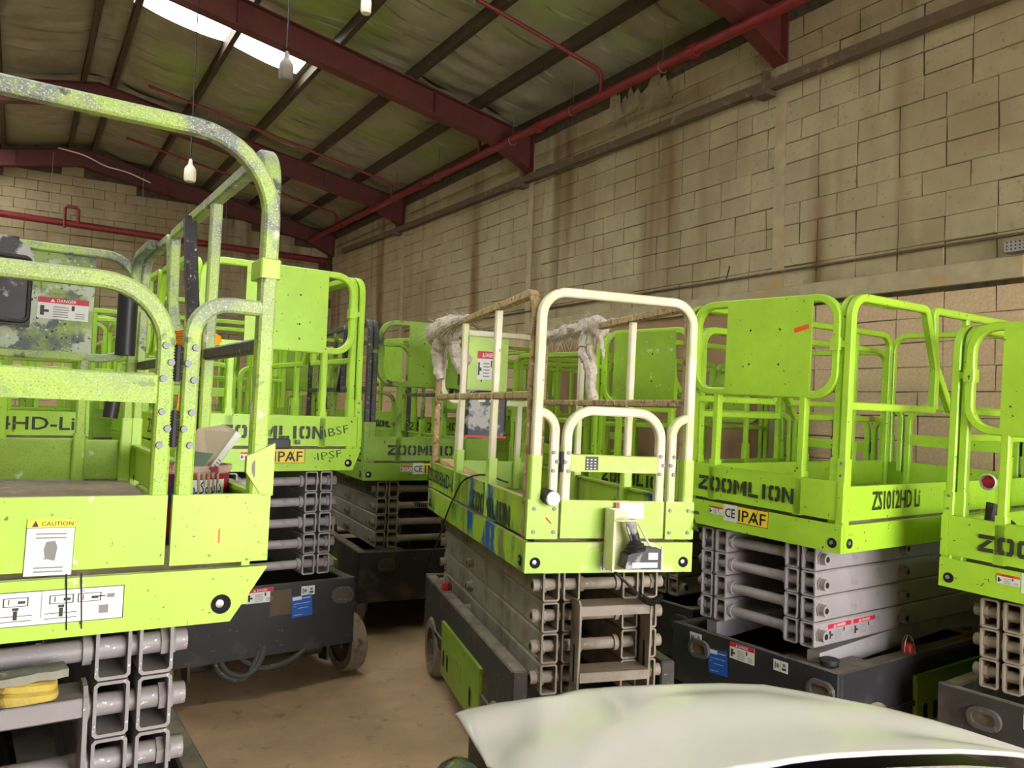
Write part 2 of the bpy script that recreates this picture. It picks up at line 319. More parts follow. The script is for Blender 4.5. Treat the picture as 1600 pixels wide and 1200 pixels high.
def stencil(mb, word, F, x, y, h, wid, mat=0, z=.0015):
    """black stencil capitals with bridge gaps, like the sprayed maker's name"""
    g = .07
    O = lambda sgn: [(.5+sgn*g, 0), (.5+sgn*.36, 0), (.5+sgn*.5, .18), (.5+sgn*.5, .82), (.5+sgn*.36, 1), (.5+sgn*g, 1), (.5+sgn*g, .76), (.5+sgn*.2, .76), (.5+sgn*.24, .7), (.5+sgn*.24, .3), (.5+sgn*.2, .24), (.5+sgn*g, .24)]
    G = {'Z': [[(0, .76), (1, .76), (1, 1), (0, 1)], [(0, 0), (.95, 0), (.95, .24), (.36, .24), (.92, .72), (.56, .72), (0, .26)]],
         'O': [O(1), O(-1)],
         'M': [[(0, 0), (.24, 0), (.24, .98), (0, 1)], [(.76, 0), (1, 0), (1, 1), (.76, .98)], [(.28, 1), (.28, .6), (.46, .1), (.46, .62)], [(.72, 1), (.54, .62), (.54, .1), (.72, .6)]],
         'L': [[(0, .27), (.3, .27), (.3, 1), (0, 1)], [(0, 0), (.95, 0), (.95, .22), (0, .22)]],
         'I': [[(.2, 0), (.8, 0), (.8, 1), (.2, 1)]],
         'N': [[(0, 0), (.26, 0), (.26, 1), (0, 1)], [(.74, 0), (1, 0), (1, 1), (.74, 1)], [(.3, .98), (.3, .62), (.7, .02), (.7, .38)]]}
    wd = {'I': .5, 'M': 1.25}
    tot = sum(wd.get(c, 1) for c in word)+.18*(len(word)-1); u = wid/tot; px = x-wid/2
    for c in word:
        cw = wd.get(c, 1)*u
        for poly in G[c]:
            pts = [(px+a*cw, y+(b-.5)*h, z) for a, b in poly]
            ar = sum(pts[i][0]*pts[(i+1) % len(pts)][1]-pts[(i+1) % len(pts)][0]*pts[i][1] for i in range(len(pts)))
            if ar < 0: pts.reverse()
            mb.add(pts, [tuple(range(len(pts)))], mat, F)
        px += cw+.18*u
def frame(side, a, z, off):
    """local frame on a face of the machine: x right, y up, z outwards. side: gate(-y), panel(+y), left(-x), right(+x)"""
    r, n, p = {'gate': ((1, 0, 0), (0, -1, 0), (a, -off, z)), 'panel': ((-1, 0, 0), (0, 1, 0), (-a, off, z)),
               'left': ((0, -1, 0), (-1, 0, 0), (-off, -a, z)), 'right': ((0, 1, 0), (1, 0, 0), (off, a, z))}[side]
    return Matrix(((r[0], 0, n[0], p[0]), (r[1], 0, n[1], p[1]), (r[2], 1, n[2], p[2]), (0, 0, 0, 1)))
def decal(name, parent, MM, F, wd, ht, bgm, rects=(), texts=(), label=None, polys=()):
    """a sticker centred on F: rects in 0..1 = (x0,y0,x1,y1,mat), texts = (string,x,y,h,w,mat), sizes as fractions of the sticker"""
    names = [bgm]
    def mi(k):
        if k not in names: names.append(k)
        return names.index(k)
    mb = MB(MM); mb.box(-wd/2, -ht/2, 0, wd/2, ht/2, .0012, 0, F)
    for x0, y0, x1, y1, k in rects:
        X0, Y0, X1, Y1 = (x0-.5)*wd, (y0-.5)*ht, (x1-.5)*wd, (y1-.5)*ht
        mb.add([(X0, Y0, .0018), (X1, Y0, .0018), (X1, Y1, .0018), (X0, Y1, .0018)], [(0, 1, 2, 3)], mi(k), F)
    for pl, k in polys: mb.add([((a-.5)*wd, (b-.5)*ht, .0022) for a, b in pl], [tuple(range(len(pl)))], mi(k), F)
    for s_, x, y, h, ww, k in texts: put_text(mb, s_, F, (x-.5)*wd, (y-.5)*ht, h*ht, ww*wd if ww else None, mi(k), .01, .0024)
    o = mb.build(name, [M[k] for k in names], parent, smooth=False)
    if label: o['label'] = label
    return o
def lines(x0, x1, y0, y1, n, k='inkgrey', th=.35):
    out = []; st = (y1-y0)/n
    for i in range(n): out.append((x0, y0+i*st, x1-(x1-x0)*.12*random.random(), y0+i*st+st*th, k))
    return out
def danger(name, parent, MM, F, wd, ht, word='DANGER', head='red'):
    return decal(name, parent, MM, F, wd, ht, 'white', [(0, .74, 1, 1, head)]+lines(.30, .62, .1, .66, 5)+lines(.74, .95, .1, .4, 3)+[(.05, .15, .13, .6, 'ink'), (.13, .3, .22, .42, 'ink'), (.66, .45, .72, .68, 'ink')],
                 [(word, .56, .87, .15, .38, 'white' if head == 'red' else 'ink')], polys=[([(.24, .79), (.33, .79), (.285, .95)], 'white' if head == 'red' else 'ink')])
# ------------------------------------------------------------------ the scissor lift
T = .040     # rail tube
PAL = {'plate': 'lime', 'gplate': None, 'rail': 'lime', 'toe': 'lime', 'side': None, 'midrail': None, 'siderail': None, 'tube': 'steel', 'base': 'black', 'panel': None, 'deck': 'deck', 'gate': None}
def lift(label, FL, yaw, roll, Wd, Ln, front, lev, zs0, btop, pal={}, o_=None, word='ZOOMLION', model='', group=None):
    o_ = o_ or {}; p = dict(PAL); p.update(pal)
    for k, d in (('side', 'toe'), ('midrail', 'rail'), ('siderail', 'rail'), ('panel', 'plate'), ('gplate', 'plate'), ('gate', 'rail')):
        if p[k] is None: p[k] = p[d]
    X, Y, zd = FL; ya, ro = R(yaw), R(roll); W2, L2 = Wd/2, Ln/2
    cx = X+math.cos(ya)*W2+math.sin(ya)*L2; cy = Y-math.sin(ya)*W2+math.cos(ya)*L2
    root = empty('scissor_lift', (cx, cy, 0), -ya+(math.pi if front == 'panel' else 0))
    tag(root, label, 'scissor lift', group)
    Mu = Matrix.Translation((0, 0, zd-W2*math.sin(ro))) @ Matrix.Rotation(ro if front == 'gate' else -ro, 4, 'Y')
    zc = zd-W2*math.sin(ro)
    def up(): return MB(Mu)
    def B(mb, name, mk, parent=root, **k):
        ob = mb.build(name, [M[x] for x in mk] if isinstance(mk, (list, tuple)) else M[mk], parent)
        for q, v in k.items(): ob[q] = v
        return ob
    ap = .147; ch = o_.get('chamfer', 0)
    # ---- platform floor and aprons
    b = up(); b.box(-W2+.06, -L2+.07, -.045, W2-.06, L2-.07, 0); B(b, 'deck', p['deck'])
    def apron(side, half, off, mk, chm):
        F = frame(side, 0, 0, off); b = up()
        pts = [(-half+chm, -ap), (half-chm, -ap), (half-chm*.32, -.06), (half, -.018), (half, -.014), (-half, -.014), (-half, -.018), (-half+chm*.32, -.06)] if chm else [(-half, -ap), (half, -ap), (half, -.014), (-half, -.014)]
        n = len(pts); b.add([(x, y, -.022) for x, y in pts]+[(x, y, 0) for x, y in pts], [tuple(range(n-1, -1, -1)), tuple(range(n, 2*n))]+[(i, (i+1) % n, n+(i+1) % n, n+i) for i in range(n)], 0, F)
        ob = B(b, 'apron', mk)
        for s_ in (-1, 1):     # lower corner holes: black discs painted for their shade, pin on top
            h = up(); x = s_*(half-.045-chm*.75); y = -ap+.045
            h.lathe([(.024, 0), (.024, .003), (.019, .003), (.018, .0008), (0, .0008)], 16, 0, F @ Matrix.Translation((x, y, 0)))
            h.lathe([(.010, .001), (.010, .005), (.006, .006), (0, .006)], 10, 1, F @ Matrix.Translation((x-.004, y+.002, 0)))
            B(h, 'corner_hole', ['dark', 'chrome'], ob)
        return ob
    ap_gate = apron('gate', W2, L2, p['gplate'], ch); ap_panel = apron('panel', W2, L2, p['plate'], ch)
    ap_l = apron('left', L2-.025-ch*1.6, W2, p['side'], 0); ap_r = apron('right', L2-.025-ch*1.6, W2, p['side'], 0)
    # ---- toe boards
    def board(side, half, off, h, mk, th=.022, a=0):
        F = frame(side, a, 0, off); b = up(); b.box(-half, .005, -th, half, h, -.004, 0, F)
        b.box(-half, h-.012, -th-.012, half, h, -.001, 0, F); return B(b, 'toe_board', mk), F
    tl, Fl = board('left', L2-.03, W2, .17, p['side']); trr, Fr = board('right', L2-.03, W2, .17, p['side'])
    tp, Fp = board('panel', W2-.03, L2, .19, p['plate'])
    for s_ in (-1, 1):
        b = up(); b.box(s_*(W2-.014)-.014, .0, -.02, s_*(W2-.014)+.014, .19, .001, 0, frame('panel', 0, 0, L2)); B(b, 'corner_strip', p['plate'])
    def letter(parent, F, x, y, h, wd, s_, mk='letter'):
        b = up()
        (stencil if s_ == 'ZOOMLION' else put_text)(b, s_, F, x, y, h, wd, **({'bold': .012, 'z': .0015} if s_ != 'ZOOMLION' else {}))
        ob = b.build('lettering', M[mk], parent, smooth=False); return ob
    if word: letter(tp, Fp, o_.get('wx', -.05), .088, .078, .62, word)
    if model:
        for F, t_, sg in ((Fl, tl, 1), (Fr, trr, -1)):
            letter(t_, F, o_.get('mx', -sg*(L2-.45)), .088, .092, .86, model)
            if o_.get('side_word'): letter(t_, F, sg*(L2-.62), .06, .10, .72, 'ZOOMLION')
    if o_.get('stickers', True):
        F = frame('panel', 0, -.055, L2+.001)
        q = W2-.44+o_.get('sx', -.07)
        decal('standards_sticker', ap_panel, Mu, F @ Matrix.Translation((q, 0, 0)), .2, .088, 'yellow', [(0, 0, 1, .03, 'ink'), (0, .97, 1, 1, 'ink'), (.985, 0, 1, 1, 'ink')],
              [('IPAF', .48, .46, .70, .88, 'ink')], polys=[([(.50, .2), (.57, .2), (.68, .98)], 'ink')])
        decal('conformity_sticker', ap_panel, Mu, F @ Matrix.Translation((q-.147, 0, 0)), .09, .088, 'white', [], [('CE', .5, .5, .56, .74, 'ink')])
        danger('caution_sticker', ap_panel, Mu, F @ Matrix.Translation((q-.245, 0, 0)), .095, .045, 'WARNING', 'orange')
    # ---- gate end: corner plates, hoop, side arches, gate
    cw = o_.get('cw', .14); rr = o_.get('hoopr', .11)
    for s_ in (-1, 1):
        b = up(); b.box(min(s_*W2, s_*(W2-cw)), -L2, 0, max(s_*W2, s_*(W2-cw)), -L2+.02, .17); ob = B(b, 'corner_plate', p['gplate'])
        for (u, v) in ((.03, .03), (.03, .13), (cw-.02, .03), (cw-.02, .13)) if o_.get('plate_bolts', True) else ():
            k = up(); k.cyl((s_*(W2-u), -L2, v), (s_*(W2-u), -L2-.007, v), .009, .008, 8); B(k, 'bolt', 'bolt', ob)
    gz = o_.get('gz', .565); gm = o_.get('gm', (.295, .37)); az = o_.get('az', .55); pz = o_.get('pz', .60); mz = o_.get('mid', .555)
    hs = o_.get('hinge_side', -1); hgs = o_.get('hinges', (.33, .12)); xp = W2-.032; yg = -L2+.024; sh = o_.get('socket', .36)
    b = up(); b.rail([(-xp, yg, .16), (-xp, yg, 1.08), (xp, yg, 1.08), (xp, yg, .16)], T, T, (0, 1, 0), fil=rr, seg=9); B(b, 'end_hoop', p['rail'])
    for s_ in (-1, 1):
        if sh > .2: b = up(); b.rail([(s_*xp, yg, .165), (s_*xp, yg, sh)], T+.012, T+.012, (0, 1, 0)); B(b, 'post_socket', p['gplate'])
        b = up(); xa = s_*(W2-cw+.026); b.rail([(s_*xp, yg, az), (xa, yg, az), (xa, yg, .10)], T*.95, T*.95, (0, 1, 0), fil=.085, seg=8); B(b, 'side_arch', p['rail'])
        for hv in (hgs if s_ == hs else (sum(gm)/2,)):
            for du, v in ((.006, hv+.04), (-.010, hv), (.006, hv-.04)):
                k = up(); k.cyl((xa+du*s_, yg-.019, v), (xa+du*s_, yg-.027, v), .009, .008, 8); B(k, 'bolt', 'bolt')
    gw = W2-cw-.012; ag = R(o_.get('ajar', 0))
    b = up(); G = Matrix.Identity(4)
    b.rail([(-gw+.02, yg, .02), (-gw+.02, yg, gz), (gw-.02, yg, gz), (gw-.02, yg, .02)], T, T, (0, 1, 0), fil=o_.get('gater', .12), seg=9)
    gate = B(b, 'entry_gate', p['gate'])
    b = up(); b.box(-gw+.035, yg-.018, gm[0], gw-.035, yg+.018, gm[1], c=.004); B(b, 'gate_mid_bar', p['gplate'] if p['gplate'] != 'splat_light' else 'splat', gate)
    b = up(); b.box(-gw, -L2, .004, gw, -L2+.016, .17); gb = B(b, 'gate_toe_plate', p['gplate'], gate)
    for s_ in (-1, 1):
        for hv in (hgs if s_ == hs else (sum(gm)/2,)):
            for du, v in ((-.004, hv+.04), (.010, hv), (-.006, hv-.04)):
                k = up(); k.cyl((s_*(gw-.02+du), yg-.019, v), (s_*(gw-.02+du), yg-.027, v), .009, .008, 8); B(k, 'bolt', 'bolt', gate)
    for v in hgs:
        h = up(); h.cyl((hs*(gw+.005), yg-.012, v-.045), (hs*(gw+.005), yg-.012, v+.045), .009, n=10)
        for i in range(12): h.lathe([(.0125, v-.04+i*.007), (.0125, v-.0365+i*.007)], 10, 0, Matrix.Translation((hs*(gw+.005), yg-.012, 0)))
        B(h, 'spring_hinge', 'rubber', gate)
    b = MB(Mu); F = frame('gate', -gw*.45, (gm[0]+gm[1])/2, -yg+.019); b.box(-.03, -.03, 0, .03, .03, .003, 0, F)
    for i in range(3):
        for j in range(4): b.box(-.025+i*.018, -.025+j*.013, .003, -.018+i*.018, -.020+j*.013, .004, 1, F)
    b.build('latch_cover', [M['ink'], M['white']], gate)
    if o_.get('collar'):
        v = o_['collar']; b = up(); b.box(xp-.026, -L2-.003, v-.026, xp+.026, -L2+.095, v+.026, c=.004); B(b, 'clamp_collar', 'splat_light')
    # ---- side rails
    ext = o_.get('ext', True)
    for s_ in (-1, 1):
        x = s_*(W2-.022); y0 = -L2+.07; y1 = (L2-.78 if ext else L2-.06); tp_ = 1.08; nn = (1, 0, 0)
        b = up()
        if ext: b.rail([(x, y0, .0), (x, y0, tp_), (x, y1, tp_), (x, y1-.03, .80), (x, y1-.22, .55)], T, T, nn, fil=[0, .1, .03, .12, 0], seg=8)
        else: b.rail([(x, y0, .0), (x, y0, tp_), (x, y1, tp_), (x, y1, .0)], T, T, nn, fil=.09, seg=8)
        sr = B(b, 'side_rail', p['siderail'])
        b = up(); b.rail([(x, y0, mz), (x, y1-(.2 if ext else 0), mz)], T*.95, T*.9, nn); B(b, 'mid_rail', p['midrail'])
        for yy in o_.get('posts', ((y0+y1)/2-.25, y1-.35) if ext else (y0+.62, y0+1.35)):
            b = up(); b.rail([(x, yy, .0), (x, yy, tp_-.02)], T*.9, T*.9, nn); B(b, 'post', p['rail'])
            b = up(); b.rail([(x-s_*.002, yy, -.02), (x-s_*.002, yy, .30)], T+.012, T+.012, nn); B(b, 'post_socket', p['toe'])
        if ext:      # roll-out deck rail, a little inside the main one
            x2 = x-s_*.046 if not o_.get('ext_out') else x; e0 = L2-.90; e1 = L2-.035
            b = up(); b.rail([(x, e1, .0), (x, e1, tp_), (x, e0+.2, tp_), (x, e0+.08, .78), (x, e0+.08, .56)], T, T, nn, fil=[0, .1, .05, .1, 0], seg=8); B(b, 'extension_rail', p['siderail'])
            b = up(); b.rail([(x2, e1-.01, .0), (x2, e1-.01, tp_), (x2, e1-.45, tp_)], T, T, nn, fil=.1, seg=8); B(b, 'inner_rail', p['siderail'])
            b = up(); b.rail([(x, e0+.08, mz), (x, e1, mz)], T*.95, T*.9, nn); B(b, 'mid_rail', p['midrail'])
            for q in (x, x2):
                b = up(); b.rail([(q, e1-(.01 if q == x2 else 0), -.02), (q, e1-(.01 if q == x2 else 0), .30)], T+.010, T+.010, nn); B(b, 'post_socket', p['toe'])
            for v in (.05, .22, .28):
                k = up(); k.cyl((x, e1+.02, v), (x, e1+.031, v), .008, .007, 8); B(k, 'bolt', 'bolt')
    # ---- panel end: closed hoop with sheet, posts and clamp collars
    yp = L2-.03; hx = W2-o_.get('hin', .105 if ext else .05)
    b = up(); b.rail([(-hx, yp, pz), (-hx, yp, 1.08), (hx, yp, 1.08), (hx, yp, pz)], T, T, (0, 1, 0), closed=True, fil=o_.get('panr', .115), seg=8); B(b, 'front_hoop', o_.get('frontrail', p['rail']))
    x0, x1 = (-.56*hx, .56*hx) if 'pan' not in o_ else o_['pan']
    b = up(); b.box(x0, yp+.014, pz-.01, x1, yp+.021, 1.08); pnl = B(b, 'front_panel', p['panel'])
    b = up()
    for (u, v) in ((.35, .75), (.7, .75), (.35, .93), (.7, .93)): b.cyl((x0+(x1-x0)*u, yp+.013, v), (x0+(x1-x0)*u, yp+.0216, v), .006, n=8)
    B(b, 'bolt_holes', 'dark', pnl, kind='stuff')
    for s_ in (-1, 1):
        b = up(); b.rail([(s_*hx*.62, yp, .0), (s_*hx*.62, yp, pz)], T, T, (0, 1, 0)); B(b, 'post', p['rail'])
        b = up(); b.rail([(s_*hx*.62, yp, .0), (s_*hx*.62, yp, .22)], T+.012, T+.012, (0, 1, 0)); B(b, 'post_socket', p['plate'])
        b = up(); b.rail([(s_*hx, yp, .82), (s_*hx, yp, .88)], T+.014, T+.014, (0, 1, 0)); b.box(min(s_*hx, s_*xp), yp-.012, .835, max(s_*hx, s_*xp), yp+.012, .865); B(b, 'clamp_collar', p['rail'])
    # ---- scissor stack
    ed = o_.get('edge', .17); ty0 = -L2+.10; ty1 = L2-.045; top = zc-.155; pt = (top-zs0)/lev; hh = pt-.004; tw = .079
    def tube_mesh(): # open-ended rectangular tube with real wall thickness, centred on x = 0
        b = MB(); a = tw/2; t = .008; r = .008
        def ring(w_, h_, c): return [(-w_+c, -h_), (w_-c, -h_), (w_, -h_+c), (w_, h_-c), (w_-c, h_), (-w_+c, h_), (-w_, h_-c), (-w_, -h_+c)]
        O = ring(a, hh/2, r); I = ring(a-t, hh/2-t, r*.6); vs = []
        for yy in (ty0, ty1):
            vs += [(u, yy, v) for u, v in O]+[(u, yy, v) for u, v in I]
        fs = []
        for i in range(8):
            j = (i+1) % 8
            fs += [(i, j, 16+j, 16+i), (8+j, 8+i, 24+i, 24+j), (j, i, 8+i, 8+j), (16+i, 16+j, 24+j, 24+i)]
        b.add(vs, fs); return b
    tm = None
    for k in range(lev):
        z = zs0+pt*(k+.5)
        for xx in (-W2+ed+tw/2, -W2+ed+tw*1.5+.018, W2-ed-tw*1.5-.018, W2-ed-tw/2):
            if tm is None: ob = tube_mesh().build('scissor_arm', M[p['tube']], root); tm = ob
            else: ob = tm.copy(); COL.objects.link(ob); ob.parent = root
            ob.location = (xx, 0, z)
    xo = W2-ed+.004; cm = None; pm = None
    for k in range(lev):
        z = zs0+pt*(k+.5)
        for yy in (ty0+.045, ty1-.045):
            if cm is None:
                b = MB(); b.cyl((-xo, 0, 0), (xo, 0, 0), .027, n=16)
                for s_ in (-1, 1): b.cyl((s_*(xo-.010-tw*2-.018), 0, 0), (s_*(xo-.03-tw*2-.018), 0, 0), .036, n=16)
                cm = b.build('cross_tube', M[p['tube']], root); ob = cm
            else: ob = cm.copy(); COL.objects.link(ob); ob.parent = root
            ob.location = (0, yy, z)
        for s_ in (-1, 1):
            for yy in (ty0+.045, .27, ty1-.045):
                if pm is None:
                    b = MB(); b.cyl((-.03, 0, 0), (.004, 0, 0), .036, .036, 6); b.cyl((.0, 0, 0), (.034, 0, 0), .029, .028, 16); b.cyl((.034, 0, 0), (.0345, 0, 0), .015, n=12, mat=1)
                    pm = b.build('pivot_pin', [M[p['tube']], M['dark']], root); ob = pm
                else: ob = pm.copy(); COL.objects.link(ob); ob.parent = root
                ob.location = (s_*xo, yy, z); ob.rotation_euler = (0, 0, 0 if s_ > 0 else math.pi)
    # lifting cylinder inside the stack
    b = MB(); b.cyl((.06, -L2+.5, zs0+.12), (-.02, L2-.55, zs0+pt*2.2), .05, n=14); b.cyl((-.02, L2-.55, zs0+pt*2.2), (-.03, L2-.3, zs0+pt*2.5), .03, n=12); B(b, 'lift_cylinder', 'rubber')
    # ---- chassis
    bw = W2; by0 = -L2+.13; by1 = L2; bh = btop
    b = MB()
    for s_ in (-1, 1):
        xa, xb = sorted((s_*bw, s_*(bw-.075))); b.box(xa, by0, .24, xb, by1-.03, bh, c=.008)
        xa, xb = sorted((s_*(bw+.012), s_*bw)); b.box(xa, by0+.3, .30, xb, by1-.4, .325)
    b.box(-bw+.06, by0+.06, .23, bw-.06, by1-.06, .27); b.box(-bw+.07, by0, .22, bw-.07, by0+.03, .38)
    ch_ = B(b, 'chassis', p['base'])
    b = MB(); b.box(-bw, by1-.03, .24, bw, by1, bh+.005, c=.006); fe = B(b, 'end_plate', p['base'])
    def oblong(w_, h_, n=10):
        out = []
        for cx_, a0 in ((w_/2-h_/2, -90), (-(w_/2-h_/2), 90)):
            for i in range(n+1):
                a = R(a0+180*i/n); out.append((cx_+math.cos(a)*h_/2, math.sin(a)*h_/2))
        return out
    for s_ in (1, -1):
        F = frame('panel', -s_*(bw-(.21 if s_ > 0 else .09)), bh-.10, by1); P = oblong(.15, .10); Q = oblong(.105, .055); b = MB(); n = len(P)
        b.add([(u, v, 0) for u, v in P]+[(u*.97, v*.97, .018) for u, v in P]+[(u, v, .018) for u, v in Q]+[(u, v, .002) for u, v in Q],
              [(k*n+i, k*n+(i+1) % n, (k+1)*n+(i+1) % n, (k+1)*n+i) for k in range(3) for i in range(n)]+[], 0, F); b.add([(u, v, .002) for u, v in Q], [tuple(range(n))], 1, F); B(b, 'tie_down_eye', ['eye', 'girt'], fe)
    if o_.get('base_stickers', True):
        I4 = Matrix.Identity(4)
        # panel-end view x: local frame x runs left to right as seen
        if o_.get('bs', 0) is not None: decal('instruction_plate', fe, I4, frame('panel', 0, bh-.14, by1+.001) @ Matrix.Translation((o_.get('bs', -.19) or 0, 0, 0)) @ Matrix.Rotation(R(3), 4, 'Z'), .13, .13, 'blue', [(.05, .8, .5, .96, 'white'), (.1, .1, .5, .12, 'white'), (.55, .84, .92, .88, 'white'), (.1, .62, .9, .64, 'white'), (.3, .4, .8, .42, 'white'), (.1, .5, .2, .52, 'white')])
        danger('danger_sticker', fe, I4, frame('panel', 0, bh-.05, by1+.001) @ Matrix.Translation((o_.get('dan', -.03), 0, 0)), .16, .085)
        for q in o_.get('ties', (-.35, .21)):
            decal('tie_sticker', fe, I4, frame('panel', 0, bh-.05, by1+.001) @ Matrix.Translation((q, 0, 0)), .085, .055, 'white', [(.1, .2, .16, .8, 'ink'), (.2, .3, .4, .7, 'inkgrey'), (.49, 0, .51, 1, 'ink'), (.6, .2, .9, .4, 'ink'), (.65, .5, .85, .8, 'inkgrey')])
    for s_ in (-1, 1):
        xa, xb = sorted((s_*(bw-.03), s_*(bw+.018))); b = MB(); b.box(xa, -L2+.62, .14, xb, L2-.66, .44, c=.01); b.box(xa, -L2+.62, .42, xb+.004*s_, L2-.66, .45)
        ty = B(b, 'side_tray', o_.get('traymat', 'tray'))
        for yy in (-L2+.75, -L2+.85, 0, L2-.8):
            k = MB(); F = frame('left' if s_ < 0 else 'right', yy, .25 if yy else .3, bw+.019)
            P = oblong(.10, .045); k.add([(v, u, .001) for u, v in P][::-1], [tuple(range(len(P)))], 0, F) if yy != 0 else k.box(-.09, -.05, 0, .09, .05, .004, 0, F)
            B(k, 'tray_slot' if yy else 'tray_latch_plate', 'dark' if yy else o_.get('traymat', 'tray'), ty)
        for yy, st in ((-L2+.36, 0), (L2-o_.get('wheel_y', .30), o_.get('steer', 0))):
            wx = s_*(bw-.045+o_.get('wheel_out', 0)); wr = o_.get('wr', .19)
            b = MB(); b.lathe([(wr-.07, -.055), (wr-.02, -.058), (wr-.004, -.045), (wr, -.02), (wr, .02), (wr-.004, .045), (wr-.02, .058), (wr-.07, .055)], 32)
            RM = Matrix.Rotation(R(90), 4, 'Y'); b.M = RM
            b.v = [RM @ v for v in b.v]; b.M = None
            wh = B(b, 'wheel', 'tyre'); wh.location = (wx, yy, wr); wh.rotation_euler = (0, 0, R(st))
            b = MB(RM); b.lathe([(0, s_*.03), (.03, s_*.05), (.045, s_*.05), (.05, s_*.02), (wr-.08, s_*.02), (wr-.065, s_*.055)], 20)
            b.lathe([(0, -s_*.04), (wr-.068, -s_*.04)], 20)
            for i in range(6):
                a = i*math.pi/3; b.cyl((math.cos(a)*.06, math.sin(a)*.06, s_*.02), (math.cos(a)*.06, math.sin(a)*.06, s_*.035), .008, n=6)
            hb = B(b, 'wheel_hub', 'hub', wh)
            b = MB(); b.prism([(yy-.14, .27), (yy+.10, .27), (yy+.10, .12), (yy-.02, .10)], 'x', *sorted((s_*(bw-.135), s_*(bw-.12)))); b.cyl((s_*(bw-.14), yy, wr), (s_*(bw-.28), yy, wr), .05, n=12); B(b, 'wheel_bracket', 'black_dirty')
    # ---- ladder on the gate end
    lc = .03; lh = .17; y_ = -L2+.10; zt = zc-.27; zb = .30
    b = MB(); lad = None
    for s_ in (-1, 1):
        x = lc+s_*lh
        b.prism([(y_, zb), (y_, zt-.02), (y_-.02, zt), (y_-.085, zt), (y_-.105, zt-.02), (y_-.105, zt-.16), (y_-.075, zb)], 'x', x-.005, x+.005)
    lad = B(b, 'entry_ladder', o_.get('ladmat', p['tube']))
    n = max(2, int((zt-zb)/.27)+1)
    for i in range(n):
        z = zt-.02-i*.29
        b = MB(); b.box(lc-lh+.005, y_-.10, z-.045, lc+lh-.005, y_-.096, z); b.box(lc-lh+.005, y_-.10, z-.004, lc+lh-.005, y_+.02, z)
        B(b, 'ladder_step', o_.get('ladmat', p['tube']), lad)
    for s_ in (-1, 1):
        b = MB(); P = oblong(.17, .022); x = lc+s_*(lh+.0056)
        for q in (lc+s_*(lh+.0056), lc+s_*(lh-.0056)): b.add([(q, y_-.05+v, zt-.28+u) for u, v in P], [tuple(range(len(P)))])
        B(b, 'hand_slot', 'dark', lad)
    return root, Mu
# ------------------------------------------------------------------ building shell
XW, YF, ZE, RX, SL = 6.2, 18.6, 5.71, .87, .19          # right wall, far wall, eaves, ridge, roof slope
XL = 2*RX-XW; YB = -4.0
roof = lambda x: 6.72-SL*abs(x-RX)
b = MB(); b.box(XL-.5, YB-6, -.12, XW+.3, YF+.3, 0); fl = struct(b.build('floor', M['concrete']), 'dusty brown concrete floor between the parked lifts', 'floor')
b = MB(); b.box(XW+.012, YB, 0, XW+.25, YF+.25, roof(XW)+.17); wr_ = struct(b.build('wall_right', M['mortar']), 'long right-hand wall of beige painted concrete blocks', 'wall')
b = MB(); b.prism([(XL-.3, 0), (XW+.25, 0), (XW+.25, roof(XW+.25)+.18), (RX, roof(RX)+.18), (XL-.3, roof(XL-.3)+.18)], 'y', YF+.012, YF+.25); wb_ = struct(b.build('wall_back', M['mortar']), 'far gable wall of beige concrete blocks under the ridge', 'wall')
b = MB(); b.box(XL-.25, YB, 0, XL, YF+.25, ZE+.16); struct(b.build('wall_left', M['plaster']), 'plain left wall out of the light', 'wall')
b = MB()   # front wall with the big open doorway behind the camera
b.prism([(XL-.3, 4.9), (XW+.25, 4.9), (XW+.25, roof(XW+.25)+.18), (RX, roof(RX)+.18), (XL-.3, roof(XL-.3)+.18)], 'y', YB-.2, YB); b.box(XL-.3, YB-.2, 0, .6, YB, 4.9); b.box(4.8, YB-.2, 0, XW+.25, YB, 4.9); b.box(.6, YB-.2, 3.7, 4.8, YB, 4.9)
struct(b.build('wall_front', M['plaster']), 'front wall with the open loading doorway', 'wall')
